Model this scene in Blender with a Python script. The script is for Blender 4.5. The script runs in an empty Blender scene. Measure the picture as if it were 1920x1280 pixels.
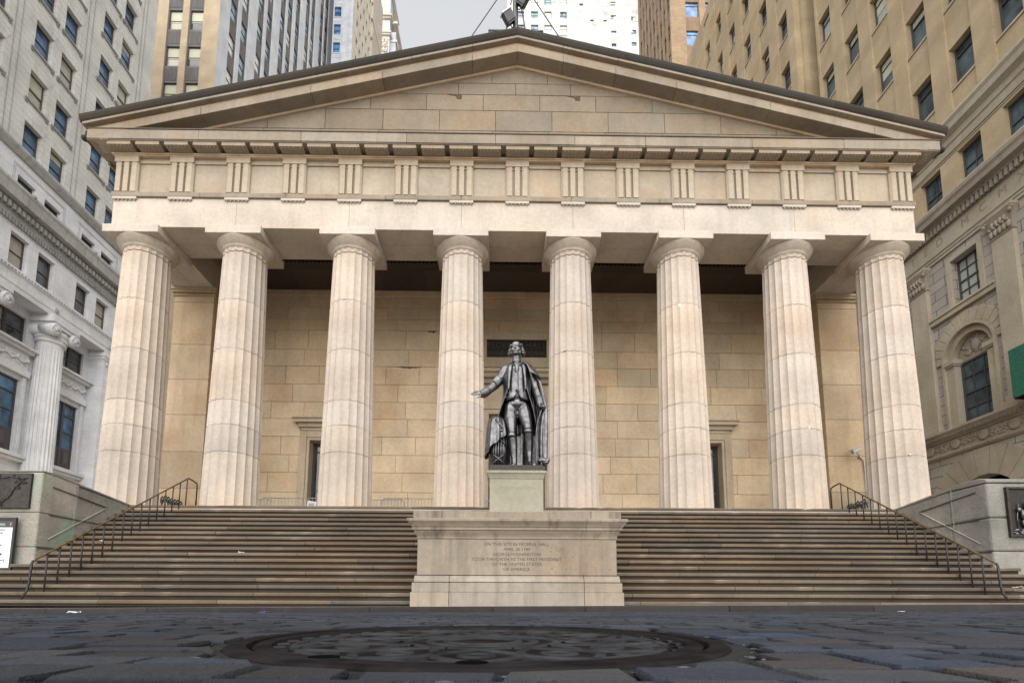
import bpy, bmesh, math, random
from mathutils import Vector, Matrix
rnd = random.Random(7)
PI = math.pi
C = bpy.context.scene.collection

# ------------------------------------------------------------------ camera, world, sun, exposure
H = 0.135                                   # lens height above the street datum
cam_d = bpy.data.cameras.new('camera'); cam = bpy.data.objects.new('camera', cam_d); C.objects.link(cam)
F, PX, PY = 954.0164, 951.1359, 1022.2126
PITCH, YAW, ROLL = 0.1146, 0.012, 0.0033
cam_d.sensor_fit = 'HORIZONTAL'; cam_d.sensor_width = 36.0; cam_d.lens = 36.0 * F / 1920
cam_d.shift_x = (960 - PX) / 1920; cam_d.shift_y = (PY - 640) / 1920
cam_d.clip_start = 0.05; cam_d.clip_end = 2000
fw = Vector((math.sin(YAW)*math.cos(PITCH), math.cos(YAW)*math.cos(PITCH), math.sin(PITCH)))
rt = Vector((math.cos(YAW), -math.sin(YAW), 0)); up = rt.cross(fw)
rt2 = rt*math.cos(ROLL) + up*math.sin(ROLL); up2 = up*math.cos(ROLL) - rt*math.sin(ROLL)
m = Matrix((rt2, up2, -fw)).transposed().to_4x4(); m.translation = (-0.4742, 0, H)
cam.matrix_world = m
cam_d.dof.use_dof = True; cam_d.dof.focus_distance = 14.0; cam_d.dof.aperture_fstop = 14.0
sc = bpy.context.scene; sc.camera = cam

SUN_EL, SUN_AZ = 37.0, -4.0                 # sun behind the camera, spread wide by a bright veil of cloud
w = bpy.data.worlds.new('World'); sc.world = w; w.use_nodes = True
nt = w.node_tree; nt.nodes.clear()
out = nt.nodes.new('ShaderNodeOutputWorld'); bg = nt.nodes.new('ShaderNodeBackground')
sky = nt.nodes.new('ShaderNodeTexSky'); sky.sky_type = 'NISHITA'; sky.sun_disc = False
sky.sun_elevation = math.radians(SUN_EL); sky.sun_rotation = math.radians(180 + SUN_AZ)
sky.dust_density = 3.0; sky.air_density = 1.2
tc = nt.nodes.new('ShaderNodeTexCoord'); nz = nt.nodes.new('ShaderNodeTexNoise')
nz.inputs['Scale'].default_value = 2.2; nz.inputs['Detail'].default_value = 6
nt.links.new(tc.outputs['Generated'], nz.inputs['Vector'])
rp = nt.nodes.new('ShaderNodeValToRGB')
rp.color_ramp.elements[0].position = .3; rp.color_ramp.elements[0].color = (9.0, 9.1, 9.3, 1)
rp.color_ramp.elements[1].position = .7; rp.color_ramp.elements[1].color = (9.7, 9.7, 9.7, 1)
nt.links.new(nz.outputs['Fac'], rp.inputs['Fac'])
mx = nt.nodes.new('ShaderNodeMix'); mx.data_type = 'RGBA'; mx.inputs['Factor'].default_value = .72
nt.links.new(sky.outputs['Color'], mx.inputs['A']); nt.links.new(rp.outputs['Color'], mx.inputs['B'])
nt.links.new(mx.outputs['Result'], bg.inputs['Color']); bg.inputs['Strength'].default_value = .075
nt.links.new(bg.outputs['Background'], out.inputs['Surface'])
sd = bpy.data.lights.new('sun', 'SUN'); sun = bpy.data.objects.new('sun', sd); C.objects.link(sun)
sd.energy = 4.6; sd.angle = math.radians(108); sd.color = (1.0, .965, .92)
el, az = math.radians(SUN_EL), math.radians(SUN_AZ)
d = Vector((math.sin(az)*math.cos(el), -math.cos(az)*math.cos(el), math.sin(el)))
sun.rotation_euler = d.to_track_quat('Z', 'Y').to_euler()
sc.view_settings.view_transform = 'Standard'; sc.view_settings.look = 'None'
sc.view_settings.exposure = 0.44; sc.view_settings.gamma = 1.0

# ------------------------------------------------------------------ materials
def node(nt, t, **kw):
    n = nt.nodes.new(t)
    for k, v in kw.items(): setattr(n, k, v)
    return n
def new_mat(name):
    m = bpy.data.materials.new(name); m.use_nodes = True
    nt = m.node_tree; b = nt.nodes['Principled BSDF']
    return m, nt, b
def mixrgb(nt, a, b, fac, mode='MIX'):
    n = node(nt, 'ShaderNodeMix', data_type='RGBA', blend_type=mode)
    for s, v in (('A', a), ('B', b), ('Factor', fac)):
        if isinstance(v, bpy.types.NodeSocket): nt.links.new(v, n.inputs[s])
        elif isinstance(v, tuple): n.inputs[s].default_value = (*v, 1)
        else: n.inputs[s].default_value = v
    return n.outputs['Result']
def ramp(nt, fac, p0, c0, p1, c1):
    r = node(nt, 'ShaderNodeValToRGB'); e = r.color_ramp.elements
    e[0].position = p0; e[1].position = p1
    e[0].color = (c0, c0, c0, 1); e[1].color = (c1, c1, c1, 1)
    nt.links.new(fac, r.inputs['Fac']); return r.outputs['Color']
def noise(nt, vec, scale, detail=4, rough=.55):
    n = node(nt, 'ShaderNodeTexNoise'); n.inputs['Scale'].default_value = scale
    n.inputs['Detail'].default_value = detail; n.inputs['Roughness'].default_value = rough
    nt.links.new(vec, n.inputs['Vector']); return n.outputs['Fac']
def mapping(nt, vec, s):
    n = node(nt, 'ShaderNodeMapping'); n.inputs['Scale'].default_value = s
    nt.links.new(vec, n.inputs['Vector']); return n.outputs['Vector']
def stone(name, col, streak=0.0, streak_col=(.05, .045, .04), blotch=.16, warm=(.34, .2, .09), warm_amt=.25, rough=.8,
          bump=.25, speck=.35, block=None, seed=0.0, green=0.0, fine=1.0, warm_scale=.55):
    """weathered masonry: block tint attribute, blotches, ochre patches, pits, rain streaks, optional course lines"""
    m, nt, b = new_mat(name)
    tc = node(nt, 'ShaderNodeTexCoord'); ob = tc.outputs['Object']
    mp = node(nt, 'ShaderNodeMapping'); mp.inputs['Location'].default_value = (seed*3.7, seed*1.9, seed*2.3)
    nt.links.new(ob, mp.inputs['Vector']); v = mp.outputs['Vector']
    at = node(nt, 'ShaderNodeAttribute', attribute_name='tint')
    c = mixrgb(nt, (1, 1, 1), at.outputs['Color'], 1.0)
    c = mixrgb(nt, c, col, 1.0, 'MULTIPLY')
    n1 = noise(nt, v, .7, 6); c = mixrgb(nt, c, mixrgb(nt, c, ramp(nt, n1, .3, .62, .7, 1.22), 1.0, 'MULTIPLY'), blotch*3)
    n2 = noise(nt, v, warm_scale, 5, .6)
    c = mixrgb(nt, c, mixrgb(nt, c, (warm[0]*2.6, warm[1]*2.6, warm[2]*2.6), 1.0, 'MULTIPLY'),
               mixrgb(nt, ramp(nt, n2, .5, 0, .72, 1), (warm_amt,)*3, 1.0, 'MULTIPLY'))
    n3 = noise(nt, v, 38*fine, 3, .7)
    c = mixrgb(nt, c, mixrgb(nt, c, (.35, .32, .28), 1.0, 'MULTIPLY'), mixrgb(nt, ramp(nt, n3, .62, 0, .74, 1), (speck,)*3, 1.0, 'MULTIPLY'))
    n5 = noise(nt, v, 9*fine, 5, .65)
    c = mixrgb(nt, c, mixrgb(nt, c, ramp(nt, n5, .3, .78, .7, 1.15), 1.0, 'MULTIPLY'), .5)
    n7 = noise(nt, v, 70*fine, 2, .8); c = mixrgb(nt, c, mixrgb(nt, c, ramp(nt, n7, .3, .7, .7, 1.25), 1.0, 'MULTIPLY'), .6)
    if streak > 0:
        vs = mapping(nt, v, (2.4, 2.4, .16)); n4 = noise(nt, vs, 1.6, 5, .6)
        k = mixrgb(nt, ramp(nt, n4, .5, 0, .78, 1), (streak,)*3, 1.0, 'MULTIPLY')
        c = mixrgb(nt, c, streak_col, k)
    if green > 0:
        n6 = noise(nt, v, 1.1, 4)
        c = mixrgb(nt, c, (.2, .33, .25), mixrgb(nt, ramp(nt, n6, .48, 0, .66, 1), (green,)*3, 1.0, 'MULTIPLY'))
    hgt = mixrgb(nt, mixrgb(nt, mixrgb(nt, n3, n7, .35), n5, .5), n1, .25)
    bstr = bump
    if block:
        bw, bh, mort, mcol, bvar = block
        sx = node(nt, 'ShaderNodeSeparateXYZ'); nt.links.new(ob, sx.inputs[0])
        ad = node(nt, 'ShaderNodeMath', operation='ADD'); nt.links.new(sx.outputs[0], ad.inputs[0]); nt.links.new(sx.outputs[1], ad.inputs[1])
        cb = node(nt, 'ShaderNodeCombineXYZ'); nt.links.new(ad.outputs[0], cb.inputs[0]); nt.links.new(sx.outputs[2], cb.inputs[1])
        br = node(nt, 'ShaderNodeTexBrick'); nt.links.new(cb.outputs[0], br.inputs['Vector'])
        br.inputs['Scale'].default_value = 1; br.inputs['Brick Width'].default_value = bw; br.inputs['Row Height'].default_value = bh
        br.inputs['Mortar Size'].default_value = mort; br.inputs['Mortar Smooth'].default_value = .2
        br.inputs['Color1'].default_value = (1-bvar, 1-bvar, 1-bvar, 1); br.inputs['Color2'].default_value = (1+bvar, 1+bvar*.9, 1+bvar*.8, 1)
        br.inputs['Mortar'].default_value = (*mcol, 1)
        c = mixrgb(nt, c, br.outputs['Color'], 1.0, 'MULTIPLY')
        inv = node(nt, 'ShaderNodeMath', operation='MULTIPLY_ADD'); inv.inputs[1].default_value = -1.5; 
        nt.links.new(br.outputs['Fac'], inv.inputs[0]); nt.links.new(hgt, inv.inputs[2]); hgt = inv.outputs[0]
    nt.links.new(c, b.inputs['Base Color']); b.inputs['Roughness'].default_value = rough
    b.inputs['Specular IOR Level'].default_value = .3
    bp = node(nt, 'ShaderNodeBump'); bp.inputs['Strength'].default_value = bstr; bp.inputs['Distance'].default_value = .02
    nt.links.new(hgt, bp.inputs['Height']); nt.links.new(bp.outputs['Normal'], b.inputs['Normal'])
    return m
def plain(name, col, rough=.5, metal=0.0, var=.2, scale=12, bump=.1, spec=.5, tint=True):
    m, nt, b = new_mat(name)
    tc = node(nt, 'ShaderNodeTexCoord'); n1 = noise(nt, tc.outputs['Object'], scale, 5, .6)
    c = mixrgb(nt, col, ramp(nt, n1, .3, 1-var, .7, 1+var), 1.0, 'MULTIPLY')
    if tint: at = node(nt, 'ShaderNodeAttribute', attribute_name='tint'); c = mixrgb(nt, c, at.outputs['Color'], 1.0, 'MULTIPLY')
    nt.links.new(c, b.inputs['Base Color']); b.inputs['Roughness'].default_value = rough; b.inputs['Metallic'].default_value = metal
    b.inputs['Specular IOR Level'].default_value = spec
    bp = node(nt, 'ShaderNodeBump'); bp.inputs['Strength'].default_value = bump; bp.inputs['Distance'].default_value = .01
    nt.links.new(n1, bp.inputs['Height']); nt.links.new(bp.outputs['Normal'], b.inputs['Normal'])
    return m
def glass(name, dark, light, light_amt=.35, rough=.04, spec=.7, wave=.06, scale=.9):
    """window glass before a dim room: some panes show a blind, the pane mirrors sky and street"""
    m, nt, b = new_mat(name)
    oi = node(nt, 'ShaderNodeObjectInfo')
    k = ramp(nt, oi.outputs['Random'], 1-light_amt, 0, min(.999, 1-light_amt+.01), 1)
    tc = node(nt, 'ShaderNodeTexCoord'); 
    ad = node(nt, 'ShaderNodeVectorMath', operation='ADD'); nt.links.new(tc.outputs['Object'], ad.inputs[0]); nt.links.new(oi.outputs['Location'], ad.inputs[1])
    n1 = noise(nt, ad.outputs[0], scale, 2)
    dk = mixrgb(nt, dark, ramp(nt, n1, .3, .25, .7, 2.4), 1.0, 'MULTIPLY')  # patchy reflections painted into the pane colour
    c = mixrgb(nt, dk, light, k)
    nt.links.new(c, b.inputs['Base Color']); b.inputs['Roughness'].default_value = rough
    b.inputs['Specular IOR Level'].default_value = spec
    bp = node(nt, 'ShaderNodeBump'); bp.inputs['Strength'].default_value = wave; bp.inputs['Distance'].default_value = .1
    nt.links.new(noise(nt, ad.outputs[0], 1.6, 2), bp.inputs['Height']); nt.links.new(bp.outputs['Normal'], b.inputs['Normal'])
    return m

M = {}
M['column'] = stone('fluted_marble', (0.44, 0.383, 0.328), streak=.10, streak_col=(.3, .23, .17), warm_amt=.22, bump=.2)
M['architrave'] = stone('pale_marble', (0.46, 0.41, 0.355), streak=.22, streak_col=(.2, .165, .13), warm_amt=.12, seed=1)
M['frieze'] = stone('frieze_marble', (0.36, 0.305, 0.235), streak=.25, streak_col=(.15, .115, .08), warm_amt=.35, seed=2)
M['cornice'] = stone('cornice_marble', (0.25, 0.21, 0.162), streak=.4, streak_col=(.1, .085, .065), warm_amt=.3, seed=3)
M['soffit'] = stone('soffit_marble', (0.48, 0.375, 0.265), streak=.1, warm_amt=.35, seed=4)
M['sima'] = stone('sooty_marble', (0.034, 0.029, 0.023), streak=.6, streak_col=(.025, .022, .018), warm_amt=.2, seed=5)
M['wall'] = stone('wall_marble', (0.68, 0.55, 0.385), streak=.12, streak_col=(.15, .11, .08), warm_amt=.4, seed=6)
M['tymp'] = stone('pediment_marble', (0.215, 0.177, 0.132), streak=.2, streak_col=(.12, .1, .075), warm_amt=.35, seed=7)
M['surround'] = stone('door_surround_marble', (.50, .42, .315), streak=.15, warm_amt=.3, seed=6.5)
M['anta'] = stone('anta_marble', (0.46, 0.355, 0.235), streak=.35, streak_col=(.17, .13, .1), warm_amt=.35, seed=8)
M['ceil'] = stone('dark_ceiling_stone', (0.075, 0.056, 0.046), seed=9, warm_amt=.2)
M['step'] = stone('step_stone', (0.115, 0.09, 0.066), streak=.2, streak_col=(.05, .042, .033), blotch=.25, warm_amt=.25, speck=.6, seed=10, bump=.5)
M['ped'] = stone('pedestal_stone', (0.265, 0.232, 0.19), streak=.5, streak_col=(.07, .058, .045), warm_amt=.35, seed=11, bump=.4)
M['ped_top'] = stone('streaked_pedestal_stone', (0.25, 0.212, 0.168), streak=.95, streak_col=(.035, .03, .025), warm_amt=.4, seed=11.7, bump=.5)
M['capital'] = stone('capital_marble', (.43, .375, .315), streak=.5, streak_col=(.16, .14, .12), warm_amt=.15, seed=1.6)
M['mutule'] = stone('mutule_marble', (.30, .25, .19), streak=.2, warm_amt=.2, seed=4.4)
M['ped2'] = stone('pale_green_stone', (0.29, 0.278, 0.215), streak=.2, streak_col=(.16, .14, .09), warm_amt=.1, seed=12)
M['cheek'] = stone('grey_granite', (0.27, 0.255, 0.23), streak=.3, streak_col=(.09, .08, .065), warm_amt=.15, speck=1.0, seed=13, bump=1.0, green=.08, fine=.8, blotch=.33)
M['cheek'].node_tree.nodes['Bump'].inputs['Distance'].default_value = .09
M['cheek_green'] = stone('copper_stained_granite', (.31, .29, .25), streak=.3, streak_col=(.09, .08, .065), warm_amt=.15, speck=.8, seed=13.4, bump=1.0, green=.6, fine=.8, blotch=.33)
M['cheek_green'].node_tree.nodes['Bump'].inputs['Distance'].default_value = .09
M['mortar'] = stone('mortar', (.12, .095, .07), seed=14)
M['dirt'] = plain('engraved_dirt', (0.07, 0.055, 0.04), rough=.95, var=.5, scale=20)
M['gilt_dirt'] = plain('worn_lettering', (.24, .22, .14), rough=.9, var=.4, scale=20)
M['bronze'] = plain('dark_bronze', (0.125, 0.125, 0.13), rough=.3, metal=.9, var=.5, scale=9, bump=.2, tint=False)
M['bronze_flat'] = plain('blackened_bronze', (.035, .03, .027), rough=.5, metal=.6, var=.4, scale=14)
M['iron'] = plain('black_iron', (.013, .014, .015), rough=.5, metal=.1, var=.4)
M['brass'] = plain('worn_brass', (.2, .13, .06), rough=.4, metal=.8, var=.4)
M['galv'] = plain('galvanised_steel', (.36, .37, .37), rough=.45, metal=.5)
M['white'] = plain('white_sheet', (.7, .71, .74), rough=.6, var=.04)
M['paper'] = plain('white_paper', (0.5, 0.5, 0.5), rough=.8, var=.08)
M['navy'] = plain('dark_header', (.03, .035, .045), rough=.5, var=.05)
M['ink'] = plain('dark_ink', (.03, .04, .07), rough=.7, var=.05)
M['pale_ink'] = plain('pale_ink', (.5, .52, .55), rough=.7, var=.05)
M['cast'] = plain('rusty_cast_iron', (0.0155, 0.014, 0.014), rough=.8, metal=0, var=.5, scale=9, bump=.3, spec=.0)
M['black'] = plain('black_void', (.004, .004, .004), rough=.9, spec=0)
M['darkmetal'] = plain('dark_window_metal', (.055, .05, .052), rough=.45, var=.25)
M['bronzeframe'] = plain('brown_window_frame', (.075, .055, .05), rough=.5, var=.25)
M['green'] = plain('green_canvas', (.012, .10, .065), rough=.75, var=.35, scale=14, bump=.4)
M['grey_dark'] = plain('dark_grey_sheet_metal', (.06, .062, .066), rough=.45, metal=.3)
M['lens'] = plain('floodlight_glass', (.03, .035, .045), rough=.1, var=.1)
M['glass_l'] = glass('window_glass_blue', (.03, .075, .14), (.33, .33, .28), .15)
M['glass_w'] = glass('window_glass_dim', (.035, .04, .042), (.30, .27, .22), .3)
M['glass_r'] = glass('window_glass_teal', (.035, .055, .065), (.33, .36, .34), .22)
M['glass_b'] = glass('window_glass_blinds', (.05, .06, .07), (.42, .43, .33), .85, spec=.4)
M['glass_s'] = glass('window_glass_bright', (.10, .17, .22), (.5, .52, .5), .35)
M['glass_f'] = glass('window_glass_azure', (0.04, 0.1, 0.22), (.08, .2, .42), .3)
M['glass_d'] = glass('door_glass', (.03, .03, .027), (.09, .1, .09), .1)
M['blind'] = plain('cream_blind', (.42, .42, .33), rough=.8, var=.06)
M['span'] = stone('grey_spandrel', (.13, .125, .125), streak=.6, streak_col=(.05, .048, .05), warm_amt=.1, seed=15)
M['span2'] = stone('brown_spandrel', (.22, .15, .10), streak=.4, seed=16, fine=2)
M['bank_up'] = stone('pale_grey_masonry', (0.52, 0.525, 0.505), block=(9.0, .44, .012, (.55, .54, .5), .02), warm_amt=.06, streak=.12, streak_col=(.2, .2, .18), seed=17, speck=.1)
M['bank_low'] = stone('white_masonry', (0.58, 0.595, 0.625), block=(1.2, .5, .007, (.7, .7, .7), .03), warm_amt=.02, streak=.08, streak_col=(.3, .3, .3), seed=18, speck=.1)
M['bank_trim'] = stone('white_carved_trim', (0.57, 0.58, 0.6), warm_amt=.03, streak=.2, streak_col=(.2, .2, .2), seed=19, speck=.1)
M['bank_dirty'] = stone('sooty_white_trim', (0.34, 0.34, 0.33), warm_amt=.06, streak=.55, streak_col=(.1, .1, .1), seed=20)
M['tan_up'] = stone('tan_masonry', (0.37, 0.295, 0.19), block=(1.6, .68, .004, (.8, .78, .75), .06), warm_amt=.25, streak=.12, streak_col=(.2, .15, .1), seed=21, speck=.12, warm_scale=.3)
M['tan_low'] = stone('rusticated_limestone', (0.33, 0.305, 0.27), block=(1.15, .46, .017, (.28, .26, .24), .05), warm_amt=.15, streak=.2, streak_col=(.16, .14, .12), seed=22, speck=.12)
M['tan_trim'] = stone('limestone_trim', (0.35, 0.31, 0.24), warm_amt=.2, streak=.25, streak_col=(.15, .12, .09), seed=23, speck=.12)
M['tan_carve'] = stone('carved_limestone', (0.3, 0.26, 0.21), warm_amt=.15, streak=.35, seed=24, speck=.4, bump=.6)
M['tower_tan'] = stone('sand_masonry', (0.35, 0.285, 0.2), block=(1.7, 1.45, .006, (.8, .78, .75), .06), warm_amt=.12, seed=25, speck=.05)
M['tower_grey'] = stone('blue_grey_masonry', (0.5, 0.52, 0.55), warm_amt=.0, streak=.15, streak_col=(.3, .3, .32), seed=26, speck=.05)
M['tower_pale'] = stone('pale_blue_brick', (.46, .49, .54), block=(.6, .2, .01, (.85, .85, .85), .05), warm_amt=.0, seed=27, speck=.05)
M['tower_cream'] = stone('cream_carved_masonry', (.52, .48, .41), warm_amt=.2, streak=.2, seed=28, speck=.1)
M['tower_white'] = stone('patched_white_render', (0.5, 0.497, 0.485), warm_amt=.06, blotch=.22, streak=.1, streak_col=(.45, .44, .42), seed=29, speck=.05)
M['tower_brown'] = stone('ochre_brick', (0.28, 0.205, 0.13), block=(.8, .25, .01, (.85, .82, .8), .08), warm_amt=.2, seed=30, speck=.1)
M['roof'] = plain('grey_roofing', (.10, .10, .10), rough=.8)

# ------------------------------------------------------------------ mesh helpers
class MB:
    """collects shapes and links them as ONE mesh object; z values are heights above the lens, build() adds H"""
    def __init__(s): s.v = []; s.f = []; s.t = []; s.sm = []
    def add(s, vs, fs, tint=1.0, smooth=False):
        o = len(s.v); s.v += [tuple(p) for p in vs]
        if not isinstance(tint, list): tint = [tint]*len(vs)
        s.t += [(t, t, t) if not isinstance(t, tuple) else t for t in tint]
        s.f += [tuple(i+o for i in f) for f in fs]; s.sm += [smooth]*len(fs)
    def quad(s, a, b, c, d, tint=1.0): s.add([a, b, c, d], [(0, 1, 2, 3)], tint)
    def box(s, x0, x1, y0, y1, z0, z1, tint=1.0):
        s.add([(x0,y0,z0),(x1,y0,z0),(x1,y1,z0),(x0,y1,z0),(x0,y0,z1),(x1,y0,z1),(x1,y1,z1),(x0,y1,z1)],
              [(0,3,2,1),(4,5,6,7),(0,1,5,4),(1,2,6,5),(2,3,7,6),(3,0,4,7)], tint)
    def block(s, x0, x1, y, z0, z1, depth=.06, ch=.012, tint=1.0):
        """ashlar block facing -y with chamfered edges"""
        yb = y+depth; yc = y+ch
        s.add([(x0+ch,y,z0+ch),(x1-ch,y,z0+ch),(x1-ch,y,z1-ch),(x0+ch,y,z1-ch),(x0,yc,z0),(x1,yc,z0),(x1,yc,z1),(x0,yc,z1),
               (x0,yb,z0),(x1,yb,z0),(x1,yb,z1),(x0,yb,z1)],
              [(0,1,2,3),(4,5,1,0),(5,6,2,1),(6,7,3,2),(7,4,0,3),(8,9,5,4),(9,10,6,5),(10,11,7,6),(11,8,4,7)], tint)
    def tube(s, pts, r, n=8, tint=1.0, cap=True, smooth=True):
        pts = [Vector(p) for p in pts]; rs = r if isinstance(r, list) else [r]*len(pts)
        vs = []; fs = []; ref = None
        for i, p in enumerate(pts):
            t = (pts[min(i+1, len(pts)-1)] - pts[max(i-1, 0)]).normalized()
            if ref is None: ref = Vector((0,0,1)) if abs(t.z) < .9 else Vector((1,0,0))
            a = t.cross(ref).normalized(); b = t.cross(a); ref = -b if False else ref
            for k in range(n):
                th = 2*PI*k/n; vs.append(p + a*math.cos(th)*rs[i] + b*math.sin(th)*rs[i])
        for i in range(len(pts)-1):
            for k in range(n):
                k2 = (k+1) % n; fs.append((i*n+k, i*n+k2, (i+1)*n+k2, (i+1)*n+k))
        if cap: fs.append(tuple(range(n))[::-1]); fs.append(tuple((len(pts)-1)*n+k for k in range(n)))
        s.add(vs, fs, tint, smooth)
    def lathe(s, prof, c=(0,0), n=32, tint=1.0, smooth=True, cap=True):
        vs = []; fs = []
        for (r, z) in prof:
            for k in range(n): vs.append((c[0]+r*math.cos(2*PI*k/n), c[1]+r*math.sin(2*PI*k/n), z))
        for i in range(len(prof)-1):
            for k in range(n):
                k2 = (k+1) % n; fs.append((i*n+k, i*n+k2, (i+1)*n+k2, (i+1)*n+k))
        if cap: fs.append(tuple(range(n))[::-1]); fs.append(tuple((len(prof)-1)*n+k for k in range(n)))
        s.add(vs, fs, tint, smooth)
    def extrude_x(s, prof, x0, x1, tint=1.0):
        """closed (y,z) profile swept from x0 to x1"""
        n = len(prof); vs = [(x0, y, z) for y, z in prof] + [(x1, y, z) for y, z in prof]
        fs = [(i, (i+1) % n, n+(i+1) % n, n+i) for i in range(n)] + [tuple(range(n))[::-1], tuple(range(n, 2*n))]
        s.add(vs, fs, tint)
    def extrude_y(s, prof, y0, y1, tint=1.0):
        n = len(prof); vs = [(x, y0, z) for x, z in prof] + [(x, y1, z) for x, z in prof]
        fs = [(i, (i+1) % n, n+(i+1) % n, n+i) for i in range(n)] + [tuple(range(n))[::-1], tuple(range(n, 2*n))]
        s.add(vs, fs, tint)
    def extrude_z(s, prof, z0, z1, tint=1.0):
        n = len(prof); vs = [(x, y, z0) for x, y in prof] + [(x, y, z1) for x, y in prof]
        fs = [(i, (i+1) % n, n+(i+1) % n, n+i) for i in range(n)] + [tuple(range(n))[::-1], tuple(range(n, 2*n))]
        s.add(vs, fs, tint)
    def ball(s, c, r, n=10, tint=1.0, rot=None):
        rx, ry, rz = r if isinstance(r, tuple) else (r, r, r); vs = []; fs = []; m = n//2+1
        for i in range(1, m):
            ph = PI*i/m
            for k in range(n):
                p = Vector((rx*math.sin(ph)*math.cos(2*PI*k/n), ry*math.sin(ph)*math.sin(2*PI*k/n), rz*math.cos(ph)))
                if rot: p = rot @ p
                vs.append(p + Vector(c))
        t = Vector((0,0,rz)); t = rot @ t if rot else t
        vs += [Vector(c)+t, Vector(c)-t]; a, b = len(vs)-2, len(vs)-1
        for i in range(m-2):
            for k in range(n): fs.append((i*n+k, (i+1)*n+k, (i+1)*n+(k+1) % n, i*n+(k+1) % n))
        for k in range(n): fs.append((a, k, (k+1) % n)); fs.append((b, (m-2)*n+(k+1) % n, (m-2)*n+k))
        s.add(vs, fs, tint, True)
    def loft(s, rings, closed=True, tint=1.0, caps=False):
        n = len(rings[0]); vs = [p for r in rings for p in r]; fs = []
        for i in range(len(rings)-1):
            for k in range(n if closed else n-1):
                k2 = (k+1) % n; fs.append((i*n+k, i*n+k2, (i+1)*n+k2, (i+1)*n+k))
        if caps: fs.append(tuple(range(n))[::-1]); fs.append(tuple((len(rings)-1)*n+k for k in range(n)))
        s.add(vs, fs, tint, True)
    def facade(s, x0, x1, z0, z1, holes, y=0.0, depth=.3, tint=1.0):
        """wall plane facing -y with rectangular openings (x0,x1,z0,z1) and their reveals"""
        hs = [h for h in holes if h[1] > x0 and h[0] < x1 and h[3] > z0 and h[2] < z1]
        hs = [(max(h[0],x0), min(h[1],x1), max(h[2],z0), min(h[3],z1)) for h in hs]
        xs = sorted(set([x0, x1] + [round(a,4) for h in hs for a in h[:2]])); zs = sorted(set([z0, z1] + [round(a,4) for h in hs for a in h[2:]]))
        for j in range(len(zs)-1):
            zc = (zs[j]+zs[j+1])/2; i = 0
            while i < len(xs)-1:
                def solid(q):
                    xc = (xs[q]+xs[q+1])/2
                    return not any(h[0] < xc < h[1] and h[2] < zc < h[3] for h in hs)
                if not solid(i): i += 1; continue
                k = i
                while k < len(xs)-1 and solid(k): k += 1
                s.quad((xs[i],y,zs[j]), (xs[k],y,zs[j]), (xs[k],y,zs[j+1]), (xs[i],y,zs[j+1]), tint); i = k
        for a, b, c, d in hs:
            yb = y+depth
            s.quad((a,y,c),(a,yb,c),(a,yb,d),(a,y,d), tint); s.quad((b,yb,c),(b,y,c),(b,y,d),(b,yb,d), tint)
            s.quad((a,y,d),(a,yb,d),(b,yb,d),(b,y,d), tint); s.quad((a,yb,c),(a,y,c),(b,y,c),(b,yb,c), tint)
    def hull(s, x0, x1, y0, y1, z0, z1, tint=1.0):
        """sides, back and top of a building whose front is the facade"""
        s.quad((x0,y1,z0),(x0,y0,z0),(x0,y0,z1),(x0,y1,z1), tint); s.quad((x1,y0,z0),(x1,y1,z0),(x1,y1,z1),(x1,y0,z1), tint)
        s.quad((x1,y1,z0),(x0,y1,z0),(x0,y1,z1),(x1,y1,z1), tint); s.quad((x0,y0,z1),(x1,y0,z1),(x1,y1,z1),(x0,y1,z1), tint)
    def mesh(s, name, mat, lift=True, off=(0,0,0)):
        me = bpy.data.meshes.new(name); dz = H if lift else 0
        me.from_pydata([(x-off[0], y-off[1], z+dz-off[2]) for x, y, z in s.v], [], s.f)
        a = me.color_attributes.new('tint', 'FLOAT_COLOR', 'POINT')
        for i, t in enumerate(s.t): a.data[i].color = (*t, 1)
        me.polygons.foreach_set('use_smooth', s.sm); me.materials.append(mat); me.update()
        return me
    def build(s, name, mat, parent=None, lift=True, bevel=0, solid=0):
        off = Vector((0,0,0))
        if parent is not None and lift:
            p = parent
            while p: off = off + p.location; p = p.parent
        o = bpy.data.objects.new(name, s.mesh(name, mat, lift, tuple(off))); C.objects.link(o)
        if parent is not None: o.parent = parent
        if solid:
            q = o.modifiers.new('thickness', 'SOLIDIFY'); q.thickness = solid; q.offset = 0
        if bevel:
            q = o.modifiers.new('bevel', 'BEVEL'); q.width = bevel; q.segments = 2; q.limit_method = 'ANGLE'; q.angle_limit = .7
        return o
def tag(o, label, cat, group=None):
    o['label'] = label; o['category'] = cat
    if group: o['group'] = group
    return o
def thing(name, label, cat, loc=(0,0,0), rz=0, group=None):
    """an Empty at the thing's base; loc z is a height above the lens"""
    o = bpy.data.objects.new(name, None); C.objects.link(o); o.empty_display_size = .3
    o.location = (loc[0], loc[1], loc[2]+H); o.rotation_euler = (0, 0, rz)
    return tag(o, label, cat, group)
def struct(o): o['kind'] = 'structure'; return o
def copy_part(o, parent, loc=None, rot=None):
    c = o.copy(); C.objects.link(c); c.parent = parent
    if loc is not None: c.location = loc
    if rot is not None: c.rotation_euler = rot
    for ch in o.children: copy_part(ch, c)
    return c
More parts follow.
